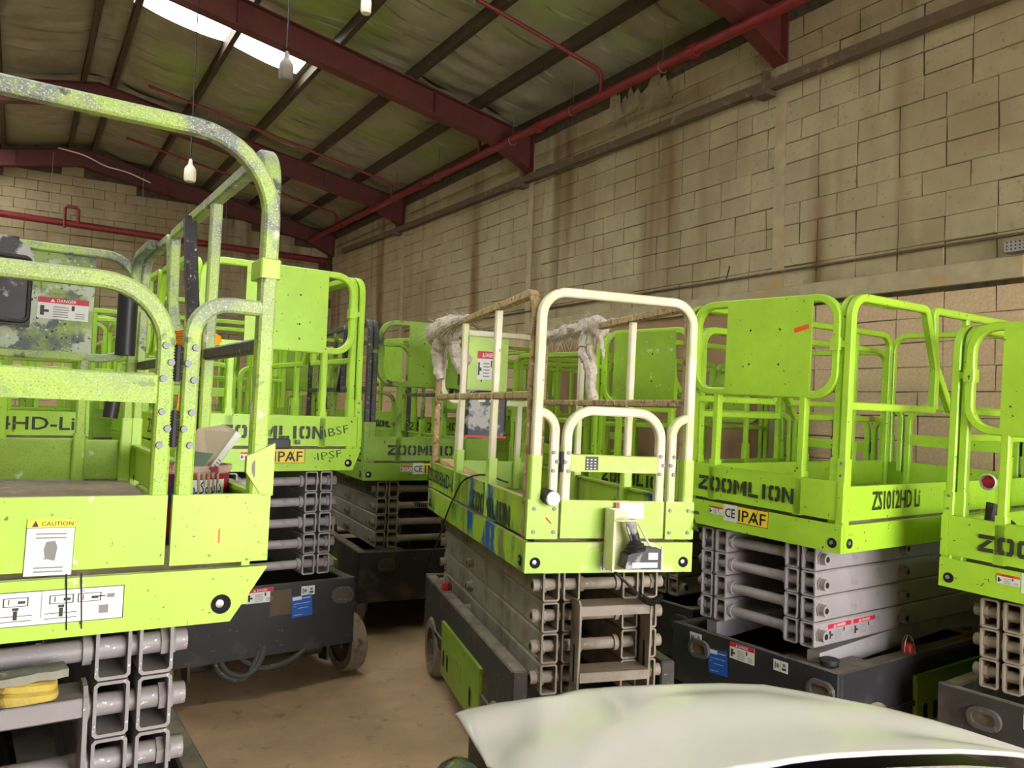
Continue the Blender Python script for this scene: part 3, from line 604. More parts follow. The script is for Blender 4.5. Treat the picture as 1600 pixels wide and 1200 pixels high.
# blocks: a few shared meshes, the 300 that show largest one by one, the rest joined
def block_mesh(L_, H_, seed):
    rg = random.Random(seed); c = .006; b = MB(); j = lambda a: (rg.random()-.5)*a*1.5
    f = [(-L_/2+c+j(.006), 0, -H_/2+c+j(.006)), (L_/2-c+j(.006), 0, -H_/2+c+j(.006)), (L_/2-c+j(.006), 0, H_/2-c+j(.006)), (-L_/2+c+j(.006), 0, H_/2-c+j(.006))]
    e = [(p[0]+(c if p[0] > 0 else -c), .009, p[2]+(c if p[2] > 0 else -c)) for p in f]; k = [(p[0], .06, p[2]) for p in e]
    b.add(f+e+k, [(0, 1, 2, 3)]+[(4+i, 4+(i+1) % 4, (i+1) % 4, i) for i in range(4)]+[(8+i, 8+(i+1) % 4, 4+(i+1) % 4, 4+i) for i in range(4)]); return b
def blocks(parent, axis, a0, a1, z0, z1, pos, score, keep, thr=300, ceil_=None, seed=3):
    """axis 'y': wall facing -x at x=pos ; axis 'x': wall facing -y at y=pos"""
    rg = random.Random(seed); cand = []
    nrow = int((z1-z0)/.2)
    for r in range(nrow):
        z = z0+(r+.5)*.2; s = a0-(.2 if r % 2 else 0)
        while s < a1:
            L_ = .4
            if rg.random() < .04: L_ = .2
            c = s+L_/2; s += L_
            if c-L_/2 < a0-.01 or c+L_/2 > a1+.01 or keep(c, z): continue
            if ceil_ and z+.1 > ceil_(c): continue
            cand.append((score(c, z), c, z, L_))
    cand.sort(reverse=True); base = {}
    for L_ in (.4, .2): base[L_] = [block_mesh(L_-.007 if i % 2 else L_-.001, .194 if i % 3 else .1995, 50+i+int(L_*100)) for i in range(6)]
    protos = {}; rest = MB()
    RZ = Matrix.Rotation(R(-90), 4, 'Z') if axis == 'y' else Matrix.Identity(4)
    for i, (sc, c, z, L_) in enumerate(cand):
        d = rg.random()*.008 if rg.random() < .8 else -.004; k = rg.randrange(6)
        loc = (pos+d, c, z) if axis == 'y' else (c, pos+d, z); tilt = (rg.random()-.5)*.006
        Mt = Matrix.Translation(loc) @ RZ @ Matrix.Rotation(tilt, 4, 'Y')
        if i < thr and sc > 0:
            if (L_, k) not in protos: o = base[L_][k].build('block', M['block'], parent, smooth=False); protos[(L_, k)] = o
            else: o = protos[(L_, k)].copy(); COL.objects.link(o); o.parent = parent
            o.matrix_local = Mt
        else:
            q = base[L_][k]; rest.add(q.v, q.f, 0, Mt)
    o = rest.build('block_courses', M['block'], parent, smooth=False); o['kind'] = 'stuff'
def vis_right(c, z):
    if c < 2.5 or z < 1.7: return 0
    return 1/math.hypot(XW, c)**2*XW/math.hypot(XW, c)
inbay = lambda c, z: z < 2.86 and 5.3 < c < 9.6
beam = lambda c, z: (2.84 < z < 3.02 and 2.9 < c < 6.9) or abs(c-5.24) < .07 and z > 2.9
blocks(wr_, 'y', YB+.2, YF, 0, ZE, XW, vis_right, lambda c, z: inbay(c, z) or (2.82 < z < 3.0 and 2.95 < c < 9.7), 300)
blocks(wb_, 'x', XL, XW, 0, 6.72, YF, lambda c, z: (1/(math.hypot(c-.8, z-5.3)+1)) if z > 3.4 and c > -.6 else 0, lambda c, z: False, 300, lambda c: roof(c)-.28, 5)
def sbox(name, mk, parent, *a, **k):
    b = MB(); b.box(*a, **k); return b.build(name, M[mk], parent)
# pilasters, lintel, girt, conduits
for yy in (.85, 5.24, 9.72, 14.25): sbox('pilaster', 'plaster', wr_, XW-.006, yy-.065, 0, XW+.05, yy+.065, ZE-.25)
b = MB(); b.box(XW-.05, 2.98, 2.835, XW+.03, 9.7, 3.0, c=.01); b.build('lintel', M['plaster'], wr_)
sbox('infill_panel', 'brown', wr_, XW-.004, 5.31, 0, XW+.05, 9.6, 2.84)
for y0, y1, z0, z1 in ((2.6, 5.25, 4.97, 5.0), (5.25, 9.75, 5.0, 5.08), (9.75, 14.3, 5.08, 5.14), (14.3, 17.5, 5.14, 5.2)):
    b = MB(); b.add([(XW-.11, y0, z0-.05), (XW-.11, y1, z1-.05), (XW-.11, y1, z1+.05), (XW-.11, y0, z0+.05), (XW-.02, y0, z0-.05), (XW-.02, y1, z1-.05), (XW-.02, y1, z1+.05), (XW-.02, y0, z0+.05)], [(0, 1, 2, 3), (7, 6, 5, 4), (3, 2, 6, 7), (1, 0, 4, 5), (0, 3, 7, 4), (2, 1, 5, 6)]); b.build('wall_girt', M['girt'], wr_)
for yy, z in ((5.36, 5.0), (9.85, 5.08), (14.4, 5.15)):
    b = MB(); b.box(XW-.16, yy-.06, z-.10, XW, yy+.10, z-.05); b.box(XW-.10, yy+.02, z-.05, XW, yy+.05, z+.17); b.build('girt_bracket', M['girt'], wr_)
b = MB(); b.pipe([(XW-.02, 2.4, 3.16), (XW-.02, 6.1, 3.155), (XW-.02, 9.6, 3.16), (XW-.02, 14, 3.15)], .012, 8); b.build('wall_conduit', M['girt'], wr_)
b = MB(); b.pipe([(XW-.008, 5.9, 3.15), (XW-.01, 5.85, 3.3)], .006, 6); b.build('cable_stub', M['blackwire'], wr_)
# fallen plaster patch at the eaves
b = MB(); rg = random.Random(5)
for i in range(26):
    y = 6.75+rg.random()*1.1; z = 5.15+rg.random()*.5; s = .05+rg.random()*.09
    b.add([(XW-.012-rg.random()*.02, y-s, z-s*rg.random()), (XW-.03, y+s*rg.random(), z-s), (XW-.012, y+s, z+s*rg.random()), (XW-.035, y-s*rg.random(), z+s)], [(0, 1, 2, 3)])
b.build('broken_mortar_patch', M['block'], wr_, smooth=False)['kind'] = 'stuff'
# ------------------------------------------------------------------ roof: rafters, purlins, insulation, skylight
OFF = .185     # outer roof skin over the purlins
skl = [(1.02, 3.17, y, y+1.34) for y in (5.45, 9.95)]+[(2*RX-4.6, 2*RX-(2.6 if y > 9 else 1.4), y, y+1.34) for y in (2.4, 7.4, 9.95, 12.3, 14.5, 16.6)]  # one skylight is in view; the rest are unseen, added to brighten the hall
skr = [(a-.1, c+.15, p-.05, q+.42) for a, c, p, q in skl]     # the opening in the outer skin is wider than in the lining
def in_sky(x, y, S): return any(a < x < c and p < y < q for a, c, p, q in S)
b = MB(); cuts = sorted({YB-.2, YF+.3} | {v for k in skr for v in k[2:]})
for y0, y1 in zip(cuts[:-1], cuts[1:]):
    ym = (y0+y1)/2; hs = [k for k in skr if k[2] < ym < k[3]]; xs = sorted({XL-.3, RX, XW+.3} | {v for k in hs for v in k[:2]})
    for x0, x1 in zip(xs[:-1], xs[1:]):
        if in_sky((x0+x1)/2, ym, skr): continue
        b.prism([(x0, roof(x0)+OFF), (x1, roof(x1)+OFF), (x1, roof(x1)+OFF+.03), (x0, roof(x0)+OFF+.03)], 'y', y0, y1)
ce = struct(b.build('ceiling', M['girt'], smooth=False), 'pitched roof lined with sagging foil insulation on red steel', 'ceiling')
for a, c, p, q in skr:
    b = MB(); b.prism([(a-.1, roof(a-.1)+OFF+.035), (c+.1, roof(c+.1)+OFF+.035), (c+.1, roof(c+.1)+OFF+.04), (a-.1, roof(a-.1)+OFF+.04)], 'y', p-.1, q+.1); b.build('seen_and_added_skylight_sheet', M['sheet'], ce)
RY = (.75, 5.25, 9.75, 14.3, 18.35)
for yy in RY:
    for sg in (1, -1):
        def X(x): return RX+sg*(x-RX)
        b = MB(); zt = lambda x: roof(x)
        def web(pts, y0, y1): 
            pp = [(X(u), v) for u, v in pts]; b.prism(pp if sg > 0 else pp[::-1], 'y', y0, y1)
        dp = lambda x: .30+.03*(x-RX)/5
        web([(RX, zt(RX)-.34), (5.5, zt(5.5)-dp(5.5)), (6.19, 5.2), (6.19, zt(6.19)), (RX, zt(RX))], yy-.006, yy+.006)
        web([(RX, zt(RX)-.014), (6.19, zt(6.19)-.014), (6.19, zt(6.19)), (RX, zt(RX))], yy-.085, yy+.085)
        web([(RX, zt(RX)-.352), (5.5, zt(5.5)-dp(5.5)-.014), (6.19, 5.19), (6.19, 5.204), (5.5, zt(5.5)-dp(5.5)), (RX, zt(RX)-.34)], yy-.085, yy+.085)
        web([(6.17, 5.2), (6.19, 5.2), (6.19, zt(6.19)), (6.17, zt(6.19))], yy-.09, yy+.09)
        for xs in (2.0, 4.6): web([(xs, zt(xs)-dp(xs)), (xs+.01, zt(xs)-dp(xs)), (xs+.01, zt(xs)), (xs, zt(xs))], yy-.07, yy+.07)
        b.build('rafter', M['red_steel'], ce)
PX = [1.08, 2.2, 3.27, 4.28, 5.25, 6.08]
PURL = sorted(PX+[2*RX-x for x in PX])
for x in PURL:
    z = roof(x); b = MB(); b.prism([(x-.035, z), (x+.035, z), (x+.035, z+.012), (x-.023, z+.012), (x-.023, z+.15), (x+.035, z+.15), (x+.035, z+.16), (x-.035, z+.16)], 'y', YB, YF); b.build('purlin', M['purlin'], ce)
edges = [XL-.05]+PURL+[XW+.05]
ys = [YB, .75, 5.25, 9.75, 14.3, YF]
for i in range(len(edges)-1):
    x0, x1 = edges[i], edges[i+1]
    for j in range(len(ys)-1):
        y0, y1 = ys[j], ys[j+1]; nx = 11; ny = int((y1-y0)*11); b = MB(); vs = []; hole = []
        ph = random.random()*50
        for a in range(nx):
            for c in range(ny+1):
                u, v = a/(nx-1), c/ny; x = x0+(x1-x0)*u; y = y0+(y1-y0)*v
                e = math.sin(math.pi*u); near = min(v, 1-v)*(y1-y0)
                wr = noise.noise((x*1.1+ph, y*5.5, 0))*.05*e + noise.noise((x*.6, y*13+ph, 3))*.03*e*max(.3, 1-near)
                wr += .03*e*math.sin(near*17+2*noise.noise((x*2, ph, 0)))*max(0, 1-near/.75)
                vs.append((x, y, roof(x)+.155-.05*e+wr))
        fs = []
        for a in range(nx-1):
            for c in range(ny):
                xm = x0+(x1-x0)*(a+.5)/(nx-1); ym = y0+(y1-y0)*(c+.5)/ny
                if in_sky(xm, ym, skl): continue
                fs.append((a*(ny+1)+c, a*(ny+1)+c+1, (a+1)*(ny+1)+c+1, (a+1)*(ny+1)+c))
        b.add(vs, fs); b.build('insulation_sheet', M['insul'], ce)
b = MB(); b.pipe(bez([(.45, 18.2, 6.62), (.9, 18.2, 6.56), (1.3, 18.22, 6.42), (1.7, 18.2, 6.36), (2.15, 18.2, 6.22)], 6), .014, 6); b.build('light_cable', M['bulb'], ce)
# ------------------------------------------------------------------ fire sprinkler pipes
sp = empty('sprinkler_pipe_run', (5.6, 9, 5.42)); tag(sp, 'red sprinkler main running along the right wall under the rafters', 'pipe')
def spart(name, pts, r, mk='red_pipe', n=12):
    b = MB(); b.pipe([(x-5.6, y-9, z-5.42) for x, y, z in pts], r, n); return b.build(name, M[mk], sp)
spart('main_pipe', [(5.6, 2.5, 5.36), (5.6, 9, 5.43), (5.6, 18.3, 5.5)], .055)
for yy in (5.8, 8.6, 12.1, 16): spart('pipe_coupling', [(5.6, yy, 5.36+.0095*(yy-2.5)), (5.6, yy+.09, 5.36+.0095*(yy-2.4))], .072)
for yy in (7.35, 10.25, 13.5, 16.5):
    z0 = 5.36+.0088*(yy-2.5); xe = 1.5 if yy > 11 or yy < 8 else 5.0
    pts = [(5.6, yy, z0), (5.6, yy, z0+.26)]+[(5.6-.06, yy, z0+.32)]+[(xe, yy, roof(xe)-.03 if yy != 10.25 else z0+.40)]
    spart('branch_pipe', pts, .024)
    if xe < 2: 
        for x in (2.4, 3.9): spart('sprinkler_head', [(x, yy, roof(x)+.0), (x, yy, roof(x)-.16)], .012, 'galv', 8)
for yy in (3.6, 6.3, 7.9, 9.3, 11.6, 13.3, 15.2):
    z0 = 5.36+.0088*(yy-2.5); b = MB(); pts = [(-.062*math.cos(a), yy-9, z0-5.42+.062*math.sin(a)) for a in [math.pi*2*k/14 for k in range(15)]]
    b.pipe(pts, .006, 6); b.pipe([(0, yy-9, z0-5.42+.06), (.02, yy-9, roof(5.6)-5.42+.1)], .004, 5); b.build('pipe_hanger', M['galv'], sp)
bp = empty('sprinkler_pipe_run', (0, 18.25, 5.17)); tag(bp, 'dark red sprinkler pipe across the far gable wall', 'pipe')
def bpart(name, pts, r, mk='red_pipe'):
    b = MB(); b.pipe([(x, y-18.25, z-5.17) for x, y, z in pts], r, 12); return b.build(name, M[mk], bp)
bpart('main_pipe', [(-4.2, 18.25, 5.25), (6.0, 18.25, 5.05)], .07)
bpart('riser_loop', [(.62, 18.2, 5.05), (.62, 18.2, 5.44), (.66, 18.2, 5.48), (.82, 18.2, 5.48), (.86, 18.2, 5.44), (.86, 18.2, 5.16)], .03)
for x in (.37, 2.02, 3.7): bpart('hanger_rod', [(x, 18.24, 5.2), (x, 18.24, roof(x)-.1)], .008, 'galv')
# ------------------------------------------------------------------ hanging lamps
def bulb(loc, top, label, r=.06, cap='bulb'):
    e = empty('hanging_bulb', loc); tag(e, label, 'light bulb')
    b = MB(); b.pipe([(0, 0, .16), (.004, .002, (top-loc[2])*.5), (0, 0, top-loc[2])], .006, 6); b.build('cord', M['blackwire'], e)
    b = MB(); b.lathe([(.008, .135), (.018, .12), (.022, .075), (.030, .06)], 16); b.build('lamp_holder', M['bulbgrey' if cap != 'bulb' else 'bulb'], e)
    b = MB(); b.lathe([(.026, .07), (r*.62, .055), (r*.92, .03), (r, -.005), (r, -.085), (r*.85, -.105), (0, -.11)], 20); b.build('bulb', M[cap], e)
bulb((1.41, 8.8, 4.10), roof(1.4)+.1, 'white bulb hanging low on a long cord, left')
bulb((1.73, 6.47, 4.46), roof(1.73)+.1, 'grey-capped bulb hanging in front of the bright skylight', .058, 'bulbgrey')
bulb((2.60, 7.05, 5.50), roof(2.6)+.1, 'small bulb up beside a purlin near the top edge', .05)
lamp = empty('wall_light', (XW-.06, 2.98, 3.06)); tag(lamp, 'grey perforated light fitting on the right wall above the lintel', 'light')
b = MB(); b.box(-.05, -.22, -.045, .05, .12, .045, c=.008); hs_ = b.build('housing', M['galv'], lamp)
b = MB()
for i in range(7):
    for k in range(3): b.cyl((-.052, .09-i*.03, -.025+k*.025), (-.0505, .09-i*.03, -.025+k*.025), .006, n=8)
b.build('perforations', M['dark'], lamp)['kind'] = 'stuff'
# ------------------------------------------------------------------ the lifts of the yard
splat = dict(plate='splat', gplate='splat_light', rail='splat', toe='splat_light', siderail='splat', panel='splat_panel', tube='steel_speck', base='black_dirty', midrail='dark_rail', deck='deck')
LA, MuA = lift('foreground lift with splattered green rails, caution sticker and paint pail in its gateway', (-.639, 2.057, 1.366), -1.2, .8, 1.2, 2.25, 'gate', 5, .516, .62, splat,
    dict(chamfer=.085, cw=.235, hoopr=.20, gater=.15, gz=.675, gm=(.39, .46), az=.645, pz=.58, mid=.555, hinges=(.49, .33), hinge_side=1, pan=(-.40, .36), hin=.06, socket=.17, edge=.198, steer=0, panr=.14, plate_bolts=False, posts=(-.40,), collar=.75), word='ZOOMLION', model='ZS1414HD-Li')
LB, MuB = lift('clean lime lift behind the foreground one, scribbled front plate and blue sticker on chassis', (.78, 4.798, 1.484), -3.9, .3, 1.1, 2.25, 'panel', 5, .684, .65, {},
    dict(chamfer=.05, steer=6, wheel_out=.09, wheel_y=.2, bs=.20, dan=-.06, ties=(.235,), wx=-.02, sx=-.03, edge=.165, traymat='tray', pan=(-.29, .22), hin=.085), model='ZS1414HD-Li')
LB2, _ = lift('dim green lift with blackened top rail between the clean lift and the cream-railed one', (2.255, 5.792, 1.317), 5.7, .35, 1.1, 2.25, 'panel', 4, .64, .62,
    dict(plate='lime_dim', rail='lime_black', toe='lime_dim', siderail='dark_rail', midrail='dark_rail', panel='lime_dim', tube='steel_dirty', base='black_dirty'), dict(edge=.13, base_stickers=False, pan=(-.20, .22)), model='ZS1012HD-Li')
LC, MuC = lift('narrow lift with cream oversprayed rails, joystick box on its gate and rag-wrapped handrails', (1.879, 2.897, 1.2), 14.8, 1.0, .803, 2.2, 'gate', 4, .49, .595,
    dict(plate='cream_lime', gplate='cream_lime', rail='cream', toe='cream_lime', side='blue_side', siderail='rust_rail', midrail='rust_rail', panel='cream_lime', tube='steel_dirty', base='black_dirty'),
    dict(ext=False, cw=.142, edge=.12, mid=.62, hinges=(.335,), hinge_side=-1, pan=(-.17, .12), pz=.60, side_word=True, mx=-.72, steer=0), model='ZS0808HD-Li')
LD, MuD = lift('bright lime lift facing the car bonnet, orange-striped panel and black maker\'s name', (3.270, 3.459, 1.30), 86.7, 1.7, 1.057, 2.2, 'panel', 4, .628, .56, dict(base='black'),
    dict(edge=.165, pan=(-.31, .22), hin=.085), model='')
LE, MuE = lift('lime lift cut off by the right edge of the picture', (3.754, 2.176, 1.135), 85.5, 2.0, 1.057, 2.2, 'panel', 3, .555, .53, dict(tube='steel_dirty', base='black_dirty'),
    dict(edge=.165, pan=(-.25, .30), hin=.085, bs=None, dan=-.08, ties=(.21,)), model='')
LF, _ = lift('lift with a paint-flecked green panel parked behind the orange-striped one', (3.5, 4.60, 1.23), 86, 1.2, 1.0, 2.2, 'panel', 4, .6, .56,
    dict(tube='steel_dirty', base='black_dirty', panel='flecked'), dict(stickers=False, base_stickers=False, pan=(-.27, .30)), model='ZS1012HD-Li')
old = dict(plate='lime_dim', rail='lime_dim', toe='lime_dim', tube='steel_dirty', base='black_dirty')  # palette for the back lifts: worn, with the dim interior painted into the lime
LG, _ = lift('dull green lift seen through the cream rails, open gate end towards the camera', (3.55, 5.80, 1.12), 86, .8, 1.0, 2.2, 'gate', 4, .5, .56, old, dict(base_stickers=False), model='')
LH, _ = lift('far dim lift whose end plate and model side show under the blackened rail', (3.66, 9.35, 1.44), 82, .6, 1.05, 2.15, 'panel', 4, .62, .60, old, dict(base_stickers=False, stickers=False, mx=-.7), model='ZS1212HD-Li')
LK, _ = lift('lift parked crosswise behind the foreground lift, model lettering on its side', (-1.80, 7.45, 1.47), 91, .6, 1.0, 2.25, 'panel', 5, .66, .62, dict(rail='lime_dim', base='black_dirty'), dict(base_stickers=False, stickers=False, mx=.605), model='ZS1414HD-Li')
fill = [((.0, 8.6, 1.40), 87, 'gate', 'crosswise lift behind the clean lime one, gate end to the left'),
        ((2.05, 8.75, 1.30), 4, 'panel', 'shaded lift behind the blackened-rail lift, third from the camera'),
        ((-1.3, 9.8, 1.45), 88, 'panel', 'crosswise lift deep behind the foreground lift, near the far gable'),
        ((.9, 9.9, 1.34), -2, 'gate', 'deep shaded lift seen between the posts of the clean lime one'),
        ((2.5, 12.5, 1.38), 88, 'panel', 'farthest crosswise lift near the right wall'),
        ((3.75, 7.75, 1.15), 85, 'panel', 'dim lift by the brown infill, behind the open-gated dull one')]
for i, (fl_, yw, fr, lb) in enumerate(fill):
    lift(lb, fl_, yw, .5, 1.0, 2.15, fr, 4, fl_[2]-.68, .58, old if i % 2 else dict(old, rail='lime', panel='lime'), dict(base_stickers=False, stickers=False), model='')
for root, Mu, txt in ((LD, MuD, 'ZS1012HD Li'), (LE, MuE, 'ZS1012HD Li')):
    tb = [c for c in root.children if c.name.startswith('toe_board')][0]      # the side that faces the aisle
    b = MB(Mu); put_text(b, txt, frame('left', -.63, .095, 1.057/2), 0, 0, .095, .44, 0, .012, .0018); b.build('lettering', M['letter'], tb, smooth=False)
# ---- marks and fittings on single lifts
def Bq(mb, name, mk, parent, **k):
    o = mb.build(name, [M[x] for x in mk] if isinstance(mk, (list, tuple)) else M[mk], parent)
    for q, v in k.items(): o[q] = v
    return o
def kid(root, nm, i=0): return [c for c in root.children if c.name.split('.')[0] == nm][i]
# orange strip and scratches on the panel of D
pn = kid(LD, 'front_panel'); F = frame('panel', 0, .93, 1.1-.0085)
b = MB(MuD); b.box(-.04, -.012, 0, .045, .012, .001, 0, F @ Matrix.Translation((.25, 0, 0)) @ Matrix.Rotation(R(14), 4, 'Z')); Bq(b, 'orange_tape', 'orange', pn)
# arm decals of D (last arm on the aisle side)
ar = [c for c in LD.children if c.name.startswith('scissor_arm')]
o = min([a for a in ar if a.location.x < -.3], key=lambda a: (round(a.location.x, 2), a.location.z))
danger('danger_sticker', o, Matrix.Identity(4), frame('left', -.84, 0, .0378), .20, .085)
danger('danger_sticker', o, Matrix.Identity(4), frame('left', -.62, 0, .0378), .20, .085)
# corner cover and filler cap on the chassis of D
b = MB(); b.box(-.528, .72, .535, -.18, 1.09, .548); b.box(-.20, .80, .40, .20, 1.05, .41); Bq(b, 'corner_cover', 'black', kid(LD, 'chassis'))
b = MB(); b.cyl((-.40, .98, .548), (-.40, .98, .575), .045, .045, 20); b.cyl((-.40, .98, .575), (-.40, .98, .582), .05, .046, 20); Bq(b, 'filler_cap', 'rubber', kid(LD, 'chassis'))
for s_ in (-1, 1):
    b = MB(); b.prism([(1.0, .50), (1.0, .60), (-.2, .66), (-.9, .62), (-.9, .52), (-.2, .56)], 'x', *sorted((s_*.36, s_*.29))); Bq(b, 'base_arm', 'steel', LD)
# scrawls on B
for (s_, x, z, h, rot, pr) in (('IBSF', .38, .10, .05, 12, 'toe_board'), ('IPSF', .34, -.05, .045, 8, 'apron')):
    tb = [c for c in LB.children if c.name.startswith(pr)]; tb = tb[-1] if pr == 'toe_board' else tb[1]
    b = MB(MuB); put_text(b, s_, frame('panel', 0, z, 1.125) @ Matrix.Translation((x, 0, 0)) @ Matrix.Rotation(R(rot), 4, 'Z'), 0, 0, h, .16, 0, -.012, .0016); b.build('scrawl', M['ink'], tb, smooth=False)
b = MB(MuB); F = frame('panel', -.02, .02, 1.127); b.box(-.09, -.03, 0, .09, .03, .05, 0, F, c=.008); b.cyl((-.11, 1.15, .03), (-.135, 1.15, .03), .014, n=10, mat=1); Bq(b, 'motion_alarm', ['plast', 'bolt'], kid(LB, 'apron', 1))
# hoses slung under B
for pts in ([(.35, 1.06, .38), (.2, 1.12, .22), (.0, 1.13, .17), (-.15, 1.10, .24), (-.2, 1.05, .40)], [(.0, 1.06, .38), (-.04, 1.14, .24), (-.13, 1.15, .15), (-.25, 1.12, .20), (-.30, 1.05, .40)], [(-.02, 1.06, .38), (-.07, 1.13, .22), (-.16, 1.14, .13), (-.28, 1.11, .19), (-.33, 1.05, .40)]):
    b = MB(); b.pipe(bez([(-x, y, z) for x, y, z in pts], 8), .016, 8); Bq(b, 'hydraulic_hose', 'hose', LB)
b = MB(); b.box(-.13, 1.126, .47, .0, 1.128, .62); Bq(b, 'bare_plate', 'girt', kid(LB, 'end_plate'))
# beacons with wire guards on the chassis of C and D
for root, x, y, z in ((LC, -.36, .62, .595), (LD, -.49, .42, .56)):
    b = MB(); b.lathe([(.03, 0), (.03, .03), (.022, .045), (0, .05)], 14, 0, Matrix.Translation((x, y, z))); be = Bq(b, 'beacon', 'redplast', root)
    b = MB()
    for a in (0, 90): b.pipe([Vector((x, y, z))+Vector((math.cos(R(a))*.036*math.cos(t), math.sin(R(a))*.036*math.cos(t), .085*math.sin(t))) for t in [math.pi*k/12 for k in range(13)]], .0025, 6)
    Bq(b, 'guard', 'galv', be)
# --- foreground lift A: stickers, control box, foam sleeve, dark brace
gp = [c for c in kid(LA, 'entry_gate').children if c.name.startswith('gate_toe_plate')][0]
F = frame('gate', .112, .058, 1.1262)
decal('caution_sticker', gp, MuA, F @ Matrix.Rotation(R(-1), 4, 'Z'), .095, .125, 'white', [(0, .85, 1, 1, 'yellow')]+lines(.2, .9, .66, .8, 2)+lines(.2, .85, .06, .2, 2)+[(0, 0, .01, 1, 'ink'), (.99, 0, 1, 1, 'ink'), (0, .845, 1, .855, 'ink')],
      [('CAUTION', .62, .925, .075, .66, 'ink')], polys=[([(.1, .87), (.24, .87), (.17, .985)], 'ink'), ([(.42, .3), (.62, .26), (.66, .5), (.6, .62), (.42, .6), (.38, .46)], 'inkgrey')])
ag_ = kid(LA, 'apron', 0); F = frame('gate', .07, -.075, 1.1262)
q = [(0, 0, 1, .02, 'ink'), (0, .98, 1, 1, 'ink'), (.995, 0, 1, 1, 'ink'), (.33, 0, .338, 1, 'ink'), (.58, .2, .584, .95, 'inkgrey')]
for x in (.40, .62, .76): q += [(x, .58, x+.12, .60, 'ink'), (x, .82, x+.12, .84, 'ink'), (x, .58, x+.006, .84, 'ink'), (x+.114, .58, x+.12, .84, 'ink'), (x+.07, .66, x+.105, .74, 'ink'), (x+.025, .64, x+.03, .8, 'ink')]
for x in (.38, .60, .06): q += [(x, .15, x+.16, .17, 'ink'), (x, .30, x+.16, .32, 'ink'), (x+.07, .2, x+.09, .46, 'ink'), (x+.065, .47, x+.095, .55, 'ink')]
q += [(.87, .2, .92, .45, 'inkgrey'), (.86, .7, .9, .74, 'ink'), (.91, .66, .95, .78, 'inkgrey'), (.05, .84, .24, .87, 'ink'), (.27, .1, .285, .78, 'ink')]
decal('instruction_sticker', ag_, MuA, F, .40, .076, 'white', q, polys=[([(.24, .84), (.30, .72), (.31, .76), (.25, .87)], 'ink')])
for x in (.176, .146):
    b = MB(MuA); b.add([(x, -1.1264, -.003), (x+.004, -1.1264, -.003), (x+.011, -1.1264, -.13), (x+.008, -1.1264, -.13)], [(3, 2, 1, 0)]); b.add([(x, -1.1278, -.003), (x+.004, -1.1278, -.003), (x+.011, -1.1278, -.13), (x+.008, -1.1278, -.13)], [(3, 2, 1, 0), (0, 1, 2, 3)]); Bq(b, 'paint_run', 'ink', ag_)
b = MB(MuA); b.box(.475, -1.1262, .05, .479, -1.1255, .085); Bq(b, 'orange_scratch', 'orange', kid(LA, 'corner_plate', 1))
b = MB(MuA); b.prism([(.535, .265), (.605, .30), (.605, .165), (.575, .165), (.535, .225)], 'y', -1.125, -1.105); Bq(b, 'gusset', 'splat_light', LA)
pn = kid(LA, 'front_panel'); yb = 1.125-.03
b = MB(MuA); b.box(-.24, yb-.14, .70, .10, yb+.01, 1.02, c=.0); b.prism([(-.24, 1.0), (.10, 1.0), (.08, 1.05), (.01, 1.09), (-.15, 1.09), (-.22, 1.05)], 'y', yb-.13, yb+.01)
cb = Bq(b, 'control_box', 'plast', LA)
b = MB(MuA); b.rail([(-.23, yb-.142, .715), (-.23, yb-.142, 1.0), (.09, yb-.142, 1.0), (.09, yb-.142, .715)], .02, .012, (0, 1, 0), closed=True, fil=.03, seg=4); b.box(.0, yb-.10, 1.08, .04, yb-.05, 1.095); Bq(b, 'box_rim', 'rubber', cb)
b = MB(MuA)
for x in (-.13, -.02): b.lathe([(.022, 0), (.022, .015), (.012, .02), (0, .02)], 14, 0, frame('gate', x, .92, -(yb-.14)))
Bq(b, 'knob', 'rubber', cb)
F = frame('gate', .235, .80, -(yb+.012)); danger('danger_sticker', pn, MuA, F @ Matrix.Rotation(R(0), 4, 'Z'), .21, .10)
b = MB(MuA); b.box(.14, yb+.003, .87, .33, yb+.0135, 1.02); Bq(b, 'notice_sheet', 'splat_panel', pn)
b = MB(MuA); b.cyl((.50, 1.04, .60), (.50, 1.04, .95), .045, .045, 16); Bq(b, 'foam_sleeve', 'foam', LA)
b = MB(MuA); b.cyl((.455, 1.05, .30), (.475, 1.04, .50), .034, .034, 14); Bq(b, 'hose', 'foam', LA)
b = MB(MuA); b.rail([(.556, -.07, 1.07), (.556, -.20, .75), (.560, -.37, .38), (.562, -.40, .05)], .042, .042, (1, 0, 0)); Bq(b, 'dark_brace', 'dark_rail', LA)
# --- lift C: notice by the ladder, round end cap, control box at the far end, side stencil stripe
b = MB(MuC); ybc = 1.1-.03; b.box(-.20, ybc-.13, .36, .09, ybc-.01, .68, c=.02); cb = Bq(b, 'control_box', 'plast', LC)
b = MB(MuC); b.box(-.12, ybc-.1315, .60, -.07, ybc-.1305, .64); b.box(-.04, ybc-.1315, .60, .02, ybc-.1305, .64); Bq(b, 'label_plate', 'white', cb)
b = MB(MuC); b.box(-.2, ybc-.135, .355, .09, ybc-.01, .37); Bq(b, 'red_edge', 'red', cb)
danger('danger_sticker', kid(LC, 'front_panel'), MuC, frame('gate', -.03, .86, -(ybc+.012)), .15, .20)
b = MB(MuC); b.cyl((-.315, -1.06, .185), (-.305, -1.15, .180), .032, .034, 18); ec = Bq(b, 'post_lamp', 'rubber', LC); b = MB(MuC); b.cyl((-.305, -1.15, .180), (-.3045, -1.156, .1798), .033, .028, 18); Bq(b, 'lamp_lens', 'white', ec)
b = MB(MuC); b.box(-.3, -.005, 0, .3, .005, .002, 0, frame('left', -.1, .0, .4035)); b.box(-.45, -.004, 0, .45, .004, .0015, 0, frame('left', .1, .0, .4025)); Bq(b, 'trim_strip', 'galv', kid(LC, 'apron', 2))
